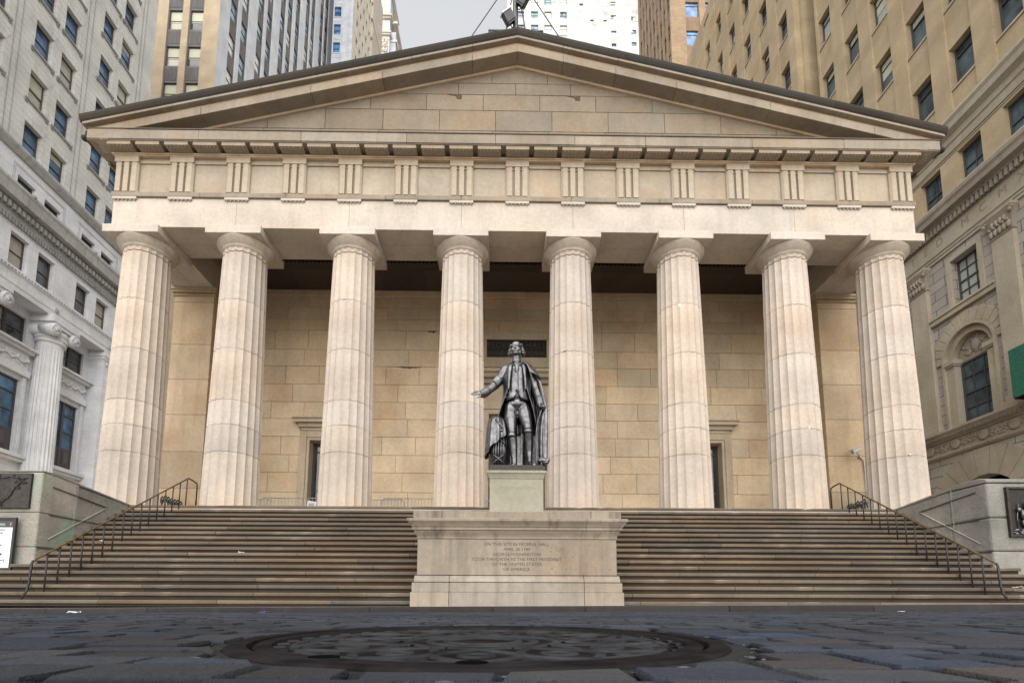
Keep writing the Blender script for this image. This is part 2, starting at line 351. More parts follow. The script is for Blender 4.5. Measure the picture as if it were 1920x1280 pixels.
def text_mesh(name, body, size, mat, parent, loc, rot=(PI/2,0,0), ext=.002, align='CENTER', spacing=1.0, scale_x=1.0, bold=0.0):
    cu = bpy.data.curves.new(name, 'FONT'); cu.body = body; cu.size = size; cu.extrude = ext
    cu.align_x = align; cu.space_character = spacing; cu.offset = bold
    t = bpy.data.objects.new(name, cu); C.objects.link(t)
    dg = bpy.context.evaluated_depsgraph_get(); me = bpy.data.meshes.new_from_object(t.evaluated_get(dg))
    me.name = name; me.materials.clear(); me.materials.append(mat)
    a = me.color_attributes.new('tint', 'FLOAT_COLOR', 'POINT')
    for q in a.data: q.color = (1, 1, 1, 1)
    bpy.data.objects.remove(t); bpy.data.curves.remove(cu)
    o = bpy.data.objects.new(name, me); C.objects.link(o); o.parent = parent
    o.location = loc; o.rotation_euler = rot; o.scale = (scale_x, 1, 1)
    return o
def jit(a, r=None): return 1 + (rnd.random()*2-1)*a
def tintc(a):   # a small random tint with a hint of hue
    t = 1+(rnd.random()*2-1)*a; q = (rnd.random()*2-1)*a*.35
    return (t*(1+q), t, t*(1-q*1.4))
def ashlar(mb, x0, x1, rows, y, lens, ch=.012, depth=.06, var=.14, skip=None, phase=None):
    """rows: descending list of joint heights"""
    for r in range(len(rows)-1):
        z1, z0 = rows[r], rows[r+1]; L = lens[r % len(lens)]
        x = x0 - rnd.random()*L if phase is None else x0 - L*phase[r % len(phase)]
        while x < x1:
            b = x + L*(1 + (rnd.random()-.5)*.04); xa, xb = max(x, x0), min(b, x1)
            if xb-xa > .05:
                segs = [(xa, xb)]
                for (sa, sb, sz0, sz1) in (skip or []):
                    if z0 < sz1-.02 and z1 > sz0+.02:
                        ns = []
                        for (p, q) in segs:
                            if q <= sa or p >= sb: ns.append((p, q))
                            else:
                                if p < sa: ns.append((p, sa))
                                if q > sb: ns.append((sb, q))
                        segs = ns
                for (p, q) in segs:
                    if q-p > .04: mb.block(p+.006, q-.006, y+rnd.random()*.006, z0+.006, z1-.006, depth, ch, tintc(var))
            x = b


# ------------------------------------------------------------------ street, kerb, pavement
M['paver'] = stone('paving_stone', (.039, .0445, .056), warm=(.36, .2, .17), warm_amt=.5, rough=.6, bump=1.0, speck=.6, blotch=.33, seed=31, fine=3.5, warm_scale=.35)
M['paver'].node_tree.nodes['Principled BSDF'].inputs['Specular IOR Level'].default_value = .08
M['pave'] = stone('pale_pavement', (.34, .32, .29), rough=.6, bump=.5, seed=32)  # lightened to bounce light up to the portico
M['kerb'] = stone('dark_kerb_stone', (.02, .018, .018), streak=.3, bump=.8, seed=33)
M['ground'] = stone('pale_bounce_ground', (.50, .46, .41), rough=.85, seed=34)  # unseen ground, made pale to bounce light into the portico
KY = 8.6
def road_z(x, y):
    if y < 1.65: return -.0839 + .0117*y
    t = min(1, (y-1.65)/(KY-1.65))
    return -.0646 + t*(-.065 + .005*x)
MHX, MHY, MHR = -.512, 1.086, .48
g = MB(); g.quad((-400,-400,-.45),(400,-400,-.45),(400,400,-.45),(-400,400,-.45))
struct(g.build('ground', M['ground']))
r = MB()
nx, ny = 60, 40
for j in range(ny):
    for i in range(nx):
        x0, x1 = -24+48*i/nx, -24+48*(i+1)/nx; y0, y1 = -1.5+(KY+1.5)*j/ny, -1.5+(KY+1.5)*(j+1)/ny
        r.quad((x0,y0,road_z(x0,y0)-.015),(x1,y0,road_z(x1,y0)-.015),(x1,y1,road_z(x1,y1)-.015),(x0,y1,road_z(x0,y1)-.015), .18)
y = -.9
while y < KY-.02:
    dy = .075 + .035*rnd.random() if y < 3.2 else .115+.05*rnd.random()
    y2 = min(y+dy, KY-.005); hw = max(2.2, abs(y2)*1.12+1.6)
    x = -hw + rnd.random()*.3
    while x < hw:
        L = (.10 + .11*rnd.random()) if y < 3.2 else (.16 + .15*rnd.random())
        xa, xb = x, x+L
        cx = min(max(MHX, xa), xb); cy = min(max(MHY, y), y2)
        if math.hypot((xa+xb)/2-MHX, (y+y2)/2-MHY) > MHR-.02:
            j4 = [rnd.uniform(-.006, .006) for _ in range(8)]; lift = rnd.uniform(-.003, .002); tx, ty = rnd.uniform(-.008,.008), rnd.uniform(-.009,.009)
            P = [(xa+.007+j4[0], y+.005+j4[1]*.6), (xb-.007+j4[2], y+.005+j4[3]*.6), (xb-.007+j4[4], y2-.005+j4[5]*.6), (xa+.007+j4[6], y2-.005+j4[7]*.6)]
            if math.hypot(cx-MHX, cy-MHY) < MHR+.016:            # cut to fit the round frame
                P2 = []
                for (px, py) in P:
                    dd = math.hypot(px-MHX, py-MHY)
                    if dd < MHR+.016: k_ = (MHR+.016)/max(dd, .01); px, py = MHX+(px-MHX)*k_, MHY+(py-MHY)*k_
                    P2.append((px, py))
                P = P2
            mxx, myy = sum(p[0] for p in P)/4, sum(p[1] for p in P)/4; top = []; low = []; mid = []
            for (px, py) in P:
                zz = road_z(px, py)+lift+tx*(px-mxx)+ty*(py-myy)
                ix, iy = mxx+(px-mxx)*.93, myy+(py-myy)*.88
                top.append((ix, iy, zz+.0015)); mid.append((px, py, zz-.0055)); low.append((px, py, zz-.03))
            t = tintc(.28); k = rnd.random()
            if k < .12: t = (t[0]*1.13, t[1]*.98, t[2]*.93)
            elif k < .3: t = (t[0]*.9, t[1]*.98, t[2]*1.08)
            r.add(top+mid+low, [(0,1,2,3)]+[(i, 4+i, 4+(i+1)%4, (i+1)%4) for i in range(4)]+[(4+i, 8+i, 8+(i+1)%4, 4+(i+1)%4) for i in range(4)], [t]*4+[tuple(q_*.4 for q_ in t)]*4+[tuple(q_*.12 for q_ in t)]*4)     # stone sides tinted dark: joint dirt and shade in one
        x = xb
    y = y2
# crumbled mortar in the joints and round the iron frame
for i in range(260):
    if i < 110:
        a = rnd.random()*2*PI; q = MHR+.03+rnd.random()**2*.06; px, py = MHX+q*math.cos(a), MHY+q*math.sin(a)
    else:
        py = .6+rnd.random()**1.6*5; px = -.4+(rnd.random()*2-1)*py*1.15
        if math.hypot(px-MHX, py-MHY) < MHR+.03: continue
    s_ = .0015+rnd.random()**2*.005
    r.ball((px, py, road_z(px, py)-.003), (s_*(1+rnd.random()*2), s_, s_*.45), 6, tint=(1.4+rnd.random()*1.6,)*3 if rnd.random() < .85 else (2.0, 1.2, .9))
# worn concrete collar round the frame
ring = []
for q, dz in ((MHR-.005, -.004), (MHR+.02, -.004), (MHR+.045, -.014)):
    ring.append([(MHX+(q+.008*math.sin(k*2.3)+.006*math.sin(k*5.1))*math.cos(2*PI*k/72), MHY+(q+.008*math.sin(k*2.3))*math.sin(2*PI*k/72), road_z(0, MHY+q*math.sin(2*PI*k/72))+dz) for k in range(72)])
r.loft(ring, True, tint=(.5, .48, .46))
struct(r.build('road', M['paver']))
k = MB()
def kz(x): return -.0315+.0072*x
x = -24.0
while x < 24:
    L = 1.4+rnd.random()*1.2; b = min(x+L, 24)
    pts = 6; f = []
    for i in range(pts+1):
        xx = x+.004+(b-x-.008)*i/pts
        f.append([(xx, KY+rnd.uniform(0,.015), -.3), (xx, KY+rnd.uniform(-.004,.016), kz(xx)-.03), (xx, KY+.02+rnd.uniform(0,.012), kz(xx)-.004+rnd.uniform(-.006,.003)), (xx, KY+.06, kz(xx)), (xx, KY+.22, kz(xx)), (xx, KY+.22, -.3)])
    k.loft(f, False, tint=tintc(.2)); x = b
struct(k.build('kerb', M['kerb']))
pv = MB()
x = -24.0
while x < 24:
    L = 1.2+rnd.random(); b = min(x+L, 24)
    pv.quad((x+.004,KY+.222,kz(x)-.004),(b-.004,KY+.222,kz(b)-.004),(b-.004,16,kz(b)-.004),(x+.004,16,kz(x)-.004), tintc(.12)); x = b
struct(pv.build('pavement', M['pave']))

# manhole cover
mh = thing('manhole_cover', 'round rusty cast iron manhole cover with raised flower pattern set in the stone paving', 'manhole cover', (MHX, MHY, road_z(0, MHY)-.003)); mh.rotation_euler[0] = math.atan(.0117)
f = MB(); f.lathe([(MHR, -.05), (MHR, 0), (MHR-.006, .004), (MHR-.036, .004), (MHR-.040, -.012), (MHR-.040, -.05)], n=96, smooth=False)
f.build('frame', M['cast'], mh, lift=False)
cv = MB(); R0 = MHR-.046
cv.lathe([(R0, -.05), (R0, 0), (R0-.004, .003), (R0-.03, .003), (R0-.034, -.004), (.001, -.004)], n=96, smooth=False)
def arc_bar(pts, wd, h=.0028):
    n = len(pts); vs = []; fs = []
    for i, (px, py) in enumerate(pts):
        a = pts[max(0, i-1)]; b = pts[min(n-1, i+1)]; dx, dy = b[0]-a[0], b[1]-a[1]; l = math.hypot(dx, dy) or 1
        nx_, ny_ = -dy/l*wd/2, dx/l*wd/2
        vs += [(px-nx_*1.3, py-ny_*1.3, -.004), (px-nx_, py-ny_, h-.004), (px+nx_, py+ny_, h-.004), (px+nx_*1.3, py+ny_*1.3, -.004)]
    for i in range(n-1):
        for q in range(3): fs.append((i*4+q, i*4+q+1, (i+1)*4+q+1, (i+1)*4+q))
    cv.add(vs, fs, tint=(2.0, 2.2, 2.4))
def circ(r_, a0=0, a1=2*PI, n=40, cx=0, cy=0): return [(cx+r_*math.cos(a0+(a1-a0)*i/n), cy+r_*math.sin(a0+(a1-a0)*i/n)) for i in range(n+1)]
for q in (.075, .11, .155, .365): arc_bar(circ(q), .014)
for i in range(12):
    a = 2*PI*i/12
    arc_bar([(.165*math.cos(a+s_)+.0, .165*math.sin(a+s_)) for s_ in (-.16, 0, .16)], .012)
    arc_bar([(q*math.cos(a+.25*math.sin((q-.17)/.19*PI)), q*math.sin(a+.25*math.sin((q-.17)/.19*PI))) for q in [.17+.19*t/10 for t in range(11)]], .014)
    arc_bar([(q*math.cos(a-.25*math.sin((q-.17)/.19*PI)), q*math.sin(a-.25*math.sin((q-.17)/.19*PI))) for q in [.17+.19*t/10 for t in range(11)]], .014)
    arc_bar(circ(.026, n=14, cx=.27*math.cos(a), cy=.27*math.sin(a)), .01)
    arc_bar(circ(.017, n=12, cx=.345*math.cos(a+PI/12), cy=.345*math.sin(a+PI/12)), .009)
for i in range(36):
    a = 2*PI*i/36; arc_bar([(.385*math.cos(a), .385*math.sin(a)), (.425*math.cos(a+.06), .425*math.sin(a+.06))], .014)
cv.build('cover', M['cast'], mh, lift=False)
for ang, rr in ((-90, .405), (-122, .405)):
    a = math.radians(ang); hb = MB(); hb.lathe([(.022, -.01), (.022, .0035), (.001, .0035)], (rr*math.cos(a), rr*math.sin(a)), 20, smooth=False)
    hb.build('pick_hole', M['black'], mh, lift=False)

# ------------------------------------------------------------------ the hall: portico, entablature, pediment
ZB = 2.866
T = thing('greek_revival_hall', 'sand coloured marble hall with eight fluted columns under a plain triangular pediment', 'building', (0, 15, ZB))
def dx(y): return (y-15.3)*.028               # the plan runs a hair off square
S_ = 3.66; AX = 16.09
cols = [-3.395*S_, -2.5*S_, -1.5*S_, -.5*S_, .5*S_, 1.5*S_, 2.5*S_, 3.395*S_]
drums = [0, 1.78, 2.64, 3.46, 5.16, 6.84, 8.506]
def shaft_r(z): t = z/8.6; return .832 - .158*t**1.12
for ci, cx in enumerate(cols):
    mb = MB(); NF, NS = 20, 7; rot0 = PI/20*rnd.choice((0, 1))*0 + PI/2
    zl = [(0, 0, 0)]
    for j in range(len(drums)-1):
        a, b = drums[j]+(jit(.02)-1)*(1 if j else 0), drums[j+1]
        st = [a+.02, a+.035] if j else [.0]
        for q in st+[a+(b-a)*.35, a+(b-a)*.7, b-.02]: zl.append((q, 0, j))
        if j < len(drums)-2: zl.append((b-.005, .007, j)); zl.append((b+.006, .007, j+1))
    zl += [(8.49, 0, 5), (8.50, .03, 5), (8.52, .03, 5), (8.53, .0, 6), (8.58, .0, 6), (8.63, 0, 6), (8.66, 0, 6)]
    zl = sorted(set(zl)); dt = [tintc(.075) for _ in range(8)]
    vs = []; fs = []; ts = []; n = NF*NS
    ph = [rnd.random()*6 for _ in range(8)]
    for (z, cut, dj) in zl:
        R = shaft_r(z)
        dep = .062*R*(1 if z < 8.56 else max(0, (8.66-z)/.1)**.5)
        for k in range(n):
            t = (k % NS)/NS; th = rot0+2*PI*k/n
            wob = .004*math.sin(3*th+ph[dj]) if cut and z < 8.4 else 0
            rr = R - dep*math.sin(PI*t)**.8 - cut - (.0 if not cut else abs(wob))
            vs.append((rr*math.cos(th), rr*math.sin(th), z + (wob*3 if cut and z < 8.4 else 0)))
            d_ = dt[dj]; e_ = 1.04 if k % NS == 0 else 1.0
            ts.append(tuple(q*(.72 if cut else 1)*e_ for q in d_))
    for i in range(len(zl)-1):
        for k in range(n): fs.append((i*n+k, i*n+(k+1) % n, (i+1)*n+(k+1) % n, (i+1)*n+k))
    mb.add(vs, fs, ts)
    o = mb.build('column', M['column'], T, lift=False); o.location = (cx, AX-15, 0)
    e = MB(); e.lathe([(.672, 8.655), (.694, 8.66), (.694, 8.675), (.684, 8.68), (.706, 8.685), (.706, 8.70), (.696, 8.705), (.735, 8.735), (.785, 8.79), (.835, 8.85), (.872, 8.91), (.884, 8.94), (.878, 8.956)], n=64, tint=tintc(.04))
    e.build('capital', M['capital'], o, lift=False)
    ab = MB(); hw = .892; ab.box(-hw, hw, -hw, hw, 8.954, 9.2215, tintc(.05)); ab.build('abacus', M['architrave'], o, lift=False, bevel=.012)

M['patch'] = stone('pale_patch_repair', (.62, .57, .51), seed=41)
for (ci, ang, z, w_, h_) in ((5, -1.9, 6.78, .10, .12), (6, -1.55, 2.66, .05, .13), (7, -1.75, 1.82, .05, .06), (2, -1.6, 6.86, .16, .02), (1, -1.9, 6.3, .03, .22), (4, -2.0, 5.2, .1, .025)):
    pm = MB(); n = 7; P = []
    for i in range(n):
        a = 2*PI*i/n; q_ = .7+.5*rnd.random(); P.append((ang+w_/.75*.5*q_*math.cos(a), z+h_*.5*q_*math.sin(a)))
    for i in range(n): 
        pass
    vs = [((shaft_r(b)-.002)*math.cos(a), (shaft_r(b)-.002)*math.sin(a), b) for a, b in P]+[((shaft_r(b)-.1)*math.cos(a), (shaft_r(b)-.1)*math.sin(a), b) for a, b in P]
    pm.add(vs, [tuple(range(n))]+[(i, n+i, n+(i+1) % n, (i+1) % n) for i in range(n)])
    colo = [o_ for o_ in T.children if o_.name.startswith('column')][ci]; pm.build('patch_repair', M['patch'], colo, lift=False)

# floor
fl = MB(); fl.box(-13.3, 13.3, 14.9, 21.4, 1.2, 2.862); fl.build('portico_floor', M['architrave'], T)
# architrave
ar = MB(); edges = [-13.15] + [c for c in cols[1:-1]] + [13.15]
for a, b in zip(edges[:-1], edges[1:]):
    t = tintc(.04)
    ar.box(a+.003, b-.003, 15.33, 16.08, 12.088, 13.10, t)
    ar.box(a+.003, b-.003, 16.086, 16.84, 12.088, 13.10, tintc(.08))
for s_ in (-1, 1):
    for ya, yb in ((16.845, 19.0), (19.005, 22), (22.005, 58)):
        for xa, xb in ((11.64, 12.39), (12.395, 13.15)):
            ar.box(min(s_*xa, s_*xb)+dx(ya)*.6, max(s_*xa, s_*xb)+dx(ya)*.6, ya, yb, 12.09, 13.10, tintc(.06))
ar.build('architrave', M['architrave'], T, bevel=.008)
bk = MB(); bk.box(-13.08, 13.08, 15.40, 16.80, 13.105, 14.70)
for s_ in (-1, 1): bk.box(min(s_*11.7, s_*13.08), max(s_*11.7, s_*13.08), 16.81, 58, 13.105, 14.70)
bk.build('frieze_backing', M['frieze'], T)
ta = MB()
x = -13.21
while x < 13.2:
    b = min(x+2.2+rnd.random()*1.5, 13.21); ta.box(x+.002, b-.002, 15.262, 15.5, 13.105+rnd.random()*.006, 13.275, tintc(.1)); x = b
for s_ in (-1, 1): ta.box(min(s_*13.08, s_*13.21), max(s_*13.08, s_*13.21), 15.51, 58, 13.105, 13.275)
ta.build('taenia', M['cornice'], T, bevel=.02)
tx = [-12.77]+[k_*1.83 for k_ in range(-6, 7)]+[12.77]
tg = MB(); fr = 15.25; bkk = 15.42
prof = [(-.38, bkk), (-.38, fr+.06), (-.325, fr), (-.165, fr), (-.16, fr+.085), (-.085, fr+.085), (-.08, fr), (.08, fr), (.085, fr+.085), (.16, fr+.085), (.165, fr), (.325, fr), (.38, fr+.06), (.38, bkk)]
tg.extrude_z([(x, y-15.3) for x, y in prof], 0, 1.04, [.85 if y > fr+.07 and y < bkk else 1.0 for x, y in prof]*2)
tg.box(-.385, .385, fr-.02-15.3, .12, 1.04, 1.235); tg.box(-.38, .38, fr+.05-15.3, .12, .98, 1.04)
rg = MB(); rg.box(-.385, .385, -.035, .05, -.25, -.172)
for i in range(6): rg.lathe([(.02, -.29), (.026, -.25)], (-.32+.128*i, .0), 8)
tmesh = tg.mesh('triglyph', M['frieze'], lift=False); rmesh = rg.mesh('regula', M['architrave'], lift=False)
for x in tx:
    for nm, me in (('triglyph', tmesh), ('regula', rmesh)):
        o = bpy.data.objects.new(nm, me); C.objects.link(o); o.parent = T; o.location = (x, .3, 13.277-ZB)
for a, b in zip(tx[:-1], tx[1:]):
    mt = MB(); t = tintc(.05); mt.block(a+.375, b-.375, 15.365, 13.277, 14.33, .06, .004, t)
    mt.box(a+.385, b-.385, 15.325, 15.42, 14.335, 14.43, tintc(.08)); mt.box(a+.385, b-.385, 15.345, 15.42, 14.431, 14.51, .9)
    mt.build('metope', M['frieze'], T)
bd = MB(); bd.box(-13.2, 13.2, 15.21, 15.6, 14.513, 14.545); bd.box(-13.25, 13.25, 15.18, 15.6, 14.547, 14.60)
for s_ in (-1, 1): bd.box(min(s_*13.05, s_*13.25), max(s_*13.05, s_*13.25), 15.61, 58, 14.513, 14.60)
bd.build('bed_moulding', M['soffit'], T, bevel=.015)
# mutules with pegs
mm = MB(); mm.box(-.375, .375, -.255, .17, -.12, 0)
for i in range(6):
    for j in range(3): mm.lathe([(.022, -.145), (.032, -.12)], (-.29+.116*i, -.2+.145*j), 8)
mme = mm.mesh('mutule', M['mutule'], lift=False)
nmut = 29
for i in range(nmut):
    o = bpy.data.objects.new('mutule', mme); C.objects.link(o); o.parent = T; o.location = (-12.81+12.81*2*i/(nmut-1), 15.14-15, 14.722-ZB)
# horizontal cornice in long stones
hc = MB(); x = -13.8
while x < 13.79:
    b = min(x+1.9+rnd.random()*1.9, 13.8)
    if 13.8-b < 1: b = 13.8
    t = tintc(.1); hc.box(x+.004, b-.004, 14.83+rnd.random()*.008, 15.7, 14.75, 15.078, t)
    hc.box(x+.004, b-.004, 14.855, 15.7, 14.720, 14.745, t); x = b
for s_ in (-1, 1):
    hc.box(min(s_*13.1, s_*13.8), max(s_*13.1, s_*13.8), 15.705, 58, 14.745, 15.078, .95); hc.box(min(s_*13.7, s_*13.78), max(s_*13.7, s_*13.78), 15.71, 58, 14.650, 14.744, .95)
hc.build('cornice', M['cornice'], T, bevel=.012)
hf = MB(); hf.box(-13.82, 13.82, 14.81, 15.34, 15.08, 15.115, .45); hf.build('cornice_fillet', M['cornice'], T, bevel=.008)
# tympanum
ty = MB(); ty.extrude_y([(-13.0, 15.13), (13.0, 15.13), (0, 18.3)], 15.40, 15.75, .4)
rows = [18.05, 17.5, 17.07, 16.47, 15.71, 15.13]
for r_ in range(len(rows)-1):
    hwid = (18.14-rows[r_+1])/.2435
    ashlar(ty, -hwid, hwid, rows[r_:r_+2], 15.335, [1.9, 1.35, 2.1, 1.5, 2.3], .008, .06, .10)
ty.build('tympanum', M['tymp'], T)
for hx in (-2.05, 1.95):
    vh = MB(); vh.extrude_y([(hx-.32, 17.065), (hx+.18, 17.065), (hx+.17, 16.90), (hx+.02, 16.9), (hx-.02, 17.0)], 15.325, 15.36); vh.build('broken_corner', M['dirt'], T)
# raking cornice: corona, hollow, fillet
def rake(mb, zb, zt, slope, y0, y1, xe, stones=0, tv=.0, lift=0):
    if not stones:
        for s_ in (-1, 1):
            a = [(0, zb), (0, zt), (s_*xe, zt-slope*xe), (s_*xe, zb-slope*xe)]
            mb.extrude_y(a if s_ < 0 else a[::-1], y0, y1)
        return
    for s_ in (-1, 1):
        x = 0
        while x < xe-.01:
            b = min(x+(1.5 if x == 0 else 1.6+rnd.random()*1.9), xe)
            if xe-b < .9: b = xe
            e0, e1 = (x+.004 if x > 0 else 0), b-.004
            q = [(s_*e0, zb-slope*e0), (s_*e0, zt-slope*e0), (s_*e1, zt-slope*e1), (s_*e1, zb-slope*e1)]
            mb.extrude_y(q if s_ < 0 else q[::-1], y0+rnd.random()*.008, y1, tintc(tv)); x = b
rk = MB(); rake(rk, 18.14, 18.42, .2443, 14.83, 15.95, 13.74, 1, .09); rk.build('raking_cornice', M['cornice'], T, bevel=.012)
rh = MB(); rake(rh, 18.42, 18.54, .2443, 14.90, 15.9, 13.76); rake(rh, 18.06, 18.14, .2443, 15.27, 15.9, 12.3); rh.build('raking_moulding', M['soffit'], T)
rf = MB(); rake(rf, 18.535, 18.615, .2443, 14.73, 15.92, 13.9, 1, .08); rf.build('raking_fillet', M['cornice'], T, bevel=.008)
sm = MB()
for s_ in (-1, 1):
    x = 0
    while x < 13.95:
        b = min(x+1.8+rnd.random()*2, 13.96)
        if 13.96-b < 1: b = 13.96
        rings = []
        for xx in (x+.003, b-.003):
            rings.append([(s_*(xx+q), y, z-.2443*xx) for (y, z, q) in ((15.95, 18.616, 0), (14.735, 18.616, 0), (14.70, 18.66, 0), (14.665, 18.74, 0), (14.655, 18.80, 0), (14.655, 18.825, 0), (14.70, 18.835, 0), (15.95, 18.82, 0))])
        sm.loft(rings if s_ > 0 else rings[::-1], True, tint=tintc(.25), caps=True)
        x = b
for p in sm.f: pass
sm.sm = [False]*len(sm.f)
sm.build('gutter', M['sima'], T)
# lion heads at the gutter ends, fan ornaments under the corners
for s_ in (-1, 1):
    lh = MB(); cx = s_*13.93
    lh.ball((cx, 15.15, 15.02), (.16, .2, .17)); lh.ball((cx+s_*.13, 15.08, 14.97), (.1, .11, .09))
    for i in range(9):
        a = 2*PI*i/9; lh.ball((cx-s_*.03, 15.15+.17*math.cos(a), 15.02+.17*math.sin(a)), (.07, .07, .07), 8)
    lh.build('lion_head', M['sima'], T)
    pm = MB()
    for i in range(9):
        a = math.radians(-48+12*i); L = .58 if i == 4 else .5
        dxx, dyy = math.cos(a+PI/4*0), 0
        ux, uy = s_*math.sin(math.radians(45)+a), -math.cos(math.radians(45)+a)
        rot = Matrix.Rotation(math.atan2(uy, ux), 3, 'Z')
        pm.ball((s_*13.17+ux*L*.55, 15.3+uy*L*.55, 14.74), (L*.5, .05, .05), 10, rot=rot)
    pm.ball((s_*13.17, 15.27, 14.73), (.1, .1, .06)); pm.build('fan_ornament', M['mutule'], T)
# roof
ro = MB(); ro.extrude_y([(-13.75, 15.1), (13.75, 15.1), (0, 18.52)], 15.96, 58); ro.build('roof', M['roof'], T)

# portico walls, ceiling, antae
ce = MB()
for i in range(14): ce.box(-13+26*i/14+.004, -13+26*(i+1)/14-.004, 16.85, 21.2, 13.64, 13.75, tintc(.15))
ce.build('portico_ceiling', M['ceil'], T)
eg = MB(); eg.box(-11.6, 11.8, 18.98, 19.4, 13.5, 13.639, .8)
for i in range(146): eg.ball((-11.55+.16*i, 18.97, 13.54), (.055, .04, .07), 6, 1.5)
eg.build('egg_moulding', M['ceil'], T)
WC = dx(21); WY = 21.0
rows = [13.34, 12.85, 12.31, 11.81, 10.91, 10.16, 9.35, 8.56, 7.81, 7.03, 6.23, 5.47, 4.63, 3.75, 2.866]
doors = [(WC-7.9, .86, 6.86), (WC+7.9, .86, 6.86)]
skip = [(c-h-.42, c+h+.42, 2.8, 7.26) for c, h, z in doors] + [(WC-1.62, WC+1.62, 2.8, 8.7), (WC-1.43, WC+1.43, 10.16, 11.81)]
wl = MB(); ashlar(wl, -13.0, 13.3, rows, WY, [2.25, 1.42], .010, .06, .075, skip=skip, phase=[.2, .75, .45, .1])
ashlar(wl, -13.0, 13.3, [13.64, 13.345], WY-.05, [3.4], .01, .1, .06)
wl.facade(-13.2, 13.4, 2.8, 13.7, [(c-h-.01, c+h+.01, 2.8, z+.01) for c, h, z in doors]+[(WC-1.2, WC+1.2, 2.8, 8.08)], y=WY+.045, depth=.7, tint=.45)
wl.build('portico_wall', M['wall'], T)
for (px_, pz_, L_, h_) in ((-5.1, 10.15, 1.15, .09), (-3.75, 11.8, .45, .13), (-3.2, 12.78, .35, .06)):       # broken block edges
    ck = MB(); n = 9
    ck.extrude_y([(px_+L_*i/n, pz_) for i in range(n+1)]+[(px_+L_*i/n, pz_-h_*(.25+.75*rnd.random())*math.sin(PI*(i+.3)/(n+.6))) for i in range(n, -1, -1)], WY-.004, WY+.02); ck.build('broken_edge', M['dirt'], T)
sd_ = MB()
for s_ in (-1, 1): sd_.box(min(s_*11.9, s_*13.05)+.2, max(s_*11.9, s_*13.05)+.2, 21.1, 58, 2.0, 12.08)
sd_.build('side_wall', M['wall'], T)
for s_ in (-1, 1):
    xa, xb = (-13.13, -11.62) if s_ < 0 else (11.88, 13.40)
    an = MB(); zs = [2.866, 4.22, 5.61, 7.04, 8.43, 9.82, 11.535]
    for a, b in zip(zs[:-1], zs[1:]): an.box(xa, xb, 18.6+rnd.random()*.006, 20.99, a+.004, b-.004, tintc(.1))
    an.box(xa+.02, xb-.02, 18.63, 20.98, 2.9, 11.7, .35)
    o = an.build('anta', M['anta'], T, bevel=.012)
    ac = MB()
    for z0, z1, e in ((11.54, 11.78, .0), (11.784, 11.84, .06), (11.843, 11.90, .03), (11.903, 11.99, .10), (11.993, 12.084, .14)): ac.box(xa-e, xb+e, 18.6-e, 20.98, z0, z1, 1 if z1 < 11.8 else .85)
    for i in range(26): ac.box(xa-.04+i*(xb-xa+.08)/26, xa-.04+(i+.55)*(xb-xa+.08)/26, 18.53, 18.57, 11.846, 11.898, .8)
    ac.build('anta_capital', M['anta'], o, bevel=.01)
# side doors
for c, h, zt in doors:
    su = MB()
    su.box(c-h-.40, c-h-.12, WY-.07, WY+.2, 2.866, zt+.40); su.box(c+h+.12, c+h+.40, WY-.07, WY+.2, 2.866, zt+.40)
    su.box(c-h-.119, c-h, WY-.03, WY+.55, 2.866, zt+.119); su.box(c+h, c+h+.119, WY-.03, WY+.55, 2.866, zt+.119)
    su.box(c-h-.119, c+h+.119, WY-.07, WY+.2, zt+.121, zt+.40); su.box(c-h+.001, c+h-.001, WY-.03, WY+.55, zt, zt+.12)
    su.box(c-h-.36, c+h+.36, WY-.11, WY+.1, zt+.402, zt+.52); su.box(c-h-.46, c+h+.46, WY-.2, WY+.1, zt+.523, zt+.70, .85)
    su.box(c-h-.60, c+h+.60, WY-.34, WY+.1, zt+.703, zt+.83); su.box(c-h-.66, c+h+.66, WY-.38, WY+.1, zt+.833, zt+.90, .7)
    o = su.build('door_surround', M['surround'], T, bevel=.01)
    df = MB(); df.box(c-h, c+h, WY+.42, WY+.5, zt-.11, zt); df.box(c-h, c-h+.1, WY+.42, WY+.5, 2.866, zt-.11); df.box(c+h-.1, c+h, WY+.42, WY+.5, 2.866, zt-.11)
    df.box(c-.05, c+.05, WY+.43, WY+.5, 2.866, zt-.11); df.box(c-h+.1, c-.05, WY+.44, WY+.5, 4.75, 4.80); df.box(c+.05, c+h-.1, WY+.44, WY+.5, 4.75, 4.80); df.box(c-h+.1, c+h-.1, WY+.43, WY+.499, zt-.42, zt-.36)
    d_ = df.build('door', M['darkmetal'], T)
    gl = MB(); gl.quad((c-h+.08, WY+.47, 2.9), (c+h-.08, WY+.47, 2.9), (c+h-.08, WY+.47, zt-.1), (c-h+.08, WY+.47, zt-.1)); gl.build('door_glass', M['glass_d'], d_)
# main door
su = MB(); h = 1.19; zt = 8.07
for s_ in (-1, 1):
    a, b = sorted((WC+s_*(h+.0), WC+s_*(h+.2))); su.box(a, b, WY-.04, WY+.7, 2.866, zt+.2)
    a, b = sorted((WC+s_*(h+.202), WC+s_*(h+.43))); su.box(a, b, WY-.09, WY+.2, 2.866, zt+.58)
su.box(WC-h+.001, WC+h-.001, WY-.04, WY+.7, zt, zt+.2); su.box(WC-h-.201, WC+h+.201, WY-.09, WY+.2, zt+.202, zt+.58)
su.box(WC-1.6, WC+1.6, WY-.03, WY+.2, zt+.60, zt+1.3); su.box(WC-1.7, WC+1.7, WY-.22, WY+.1, zt+1.303, zt+1.5, .7); su.box(WC-1.86, WC+1.86, WY-.4, WY+.1, zt+1.503, zt+1.68, .8); su.box(WC-1.9, WC+1.9, WY-.45, WY+.1, zt+1.683, zt+1.76, .6)
su.build('door_surround', M['surround'], T, bevel=.01)
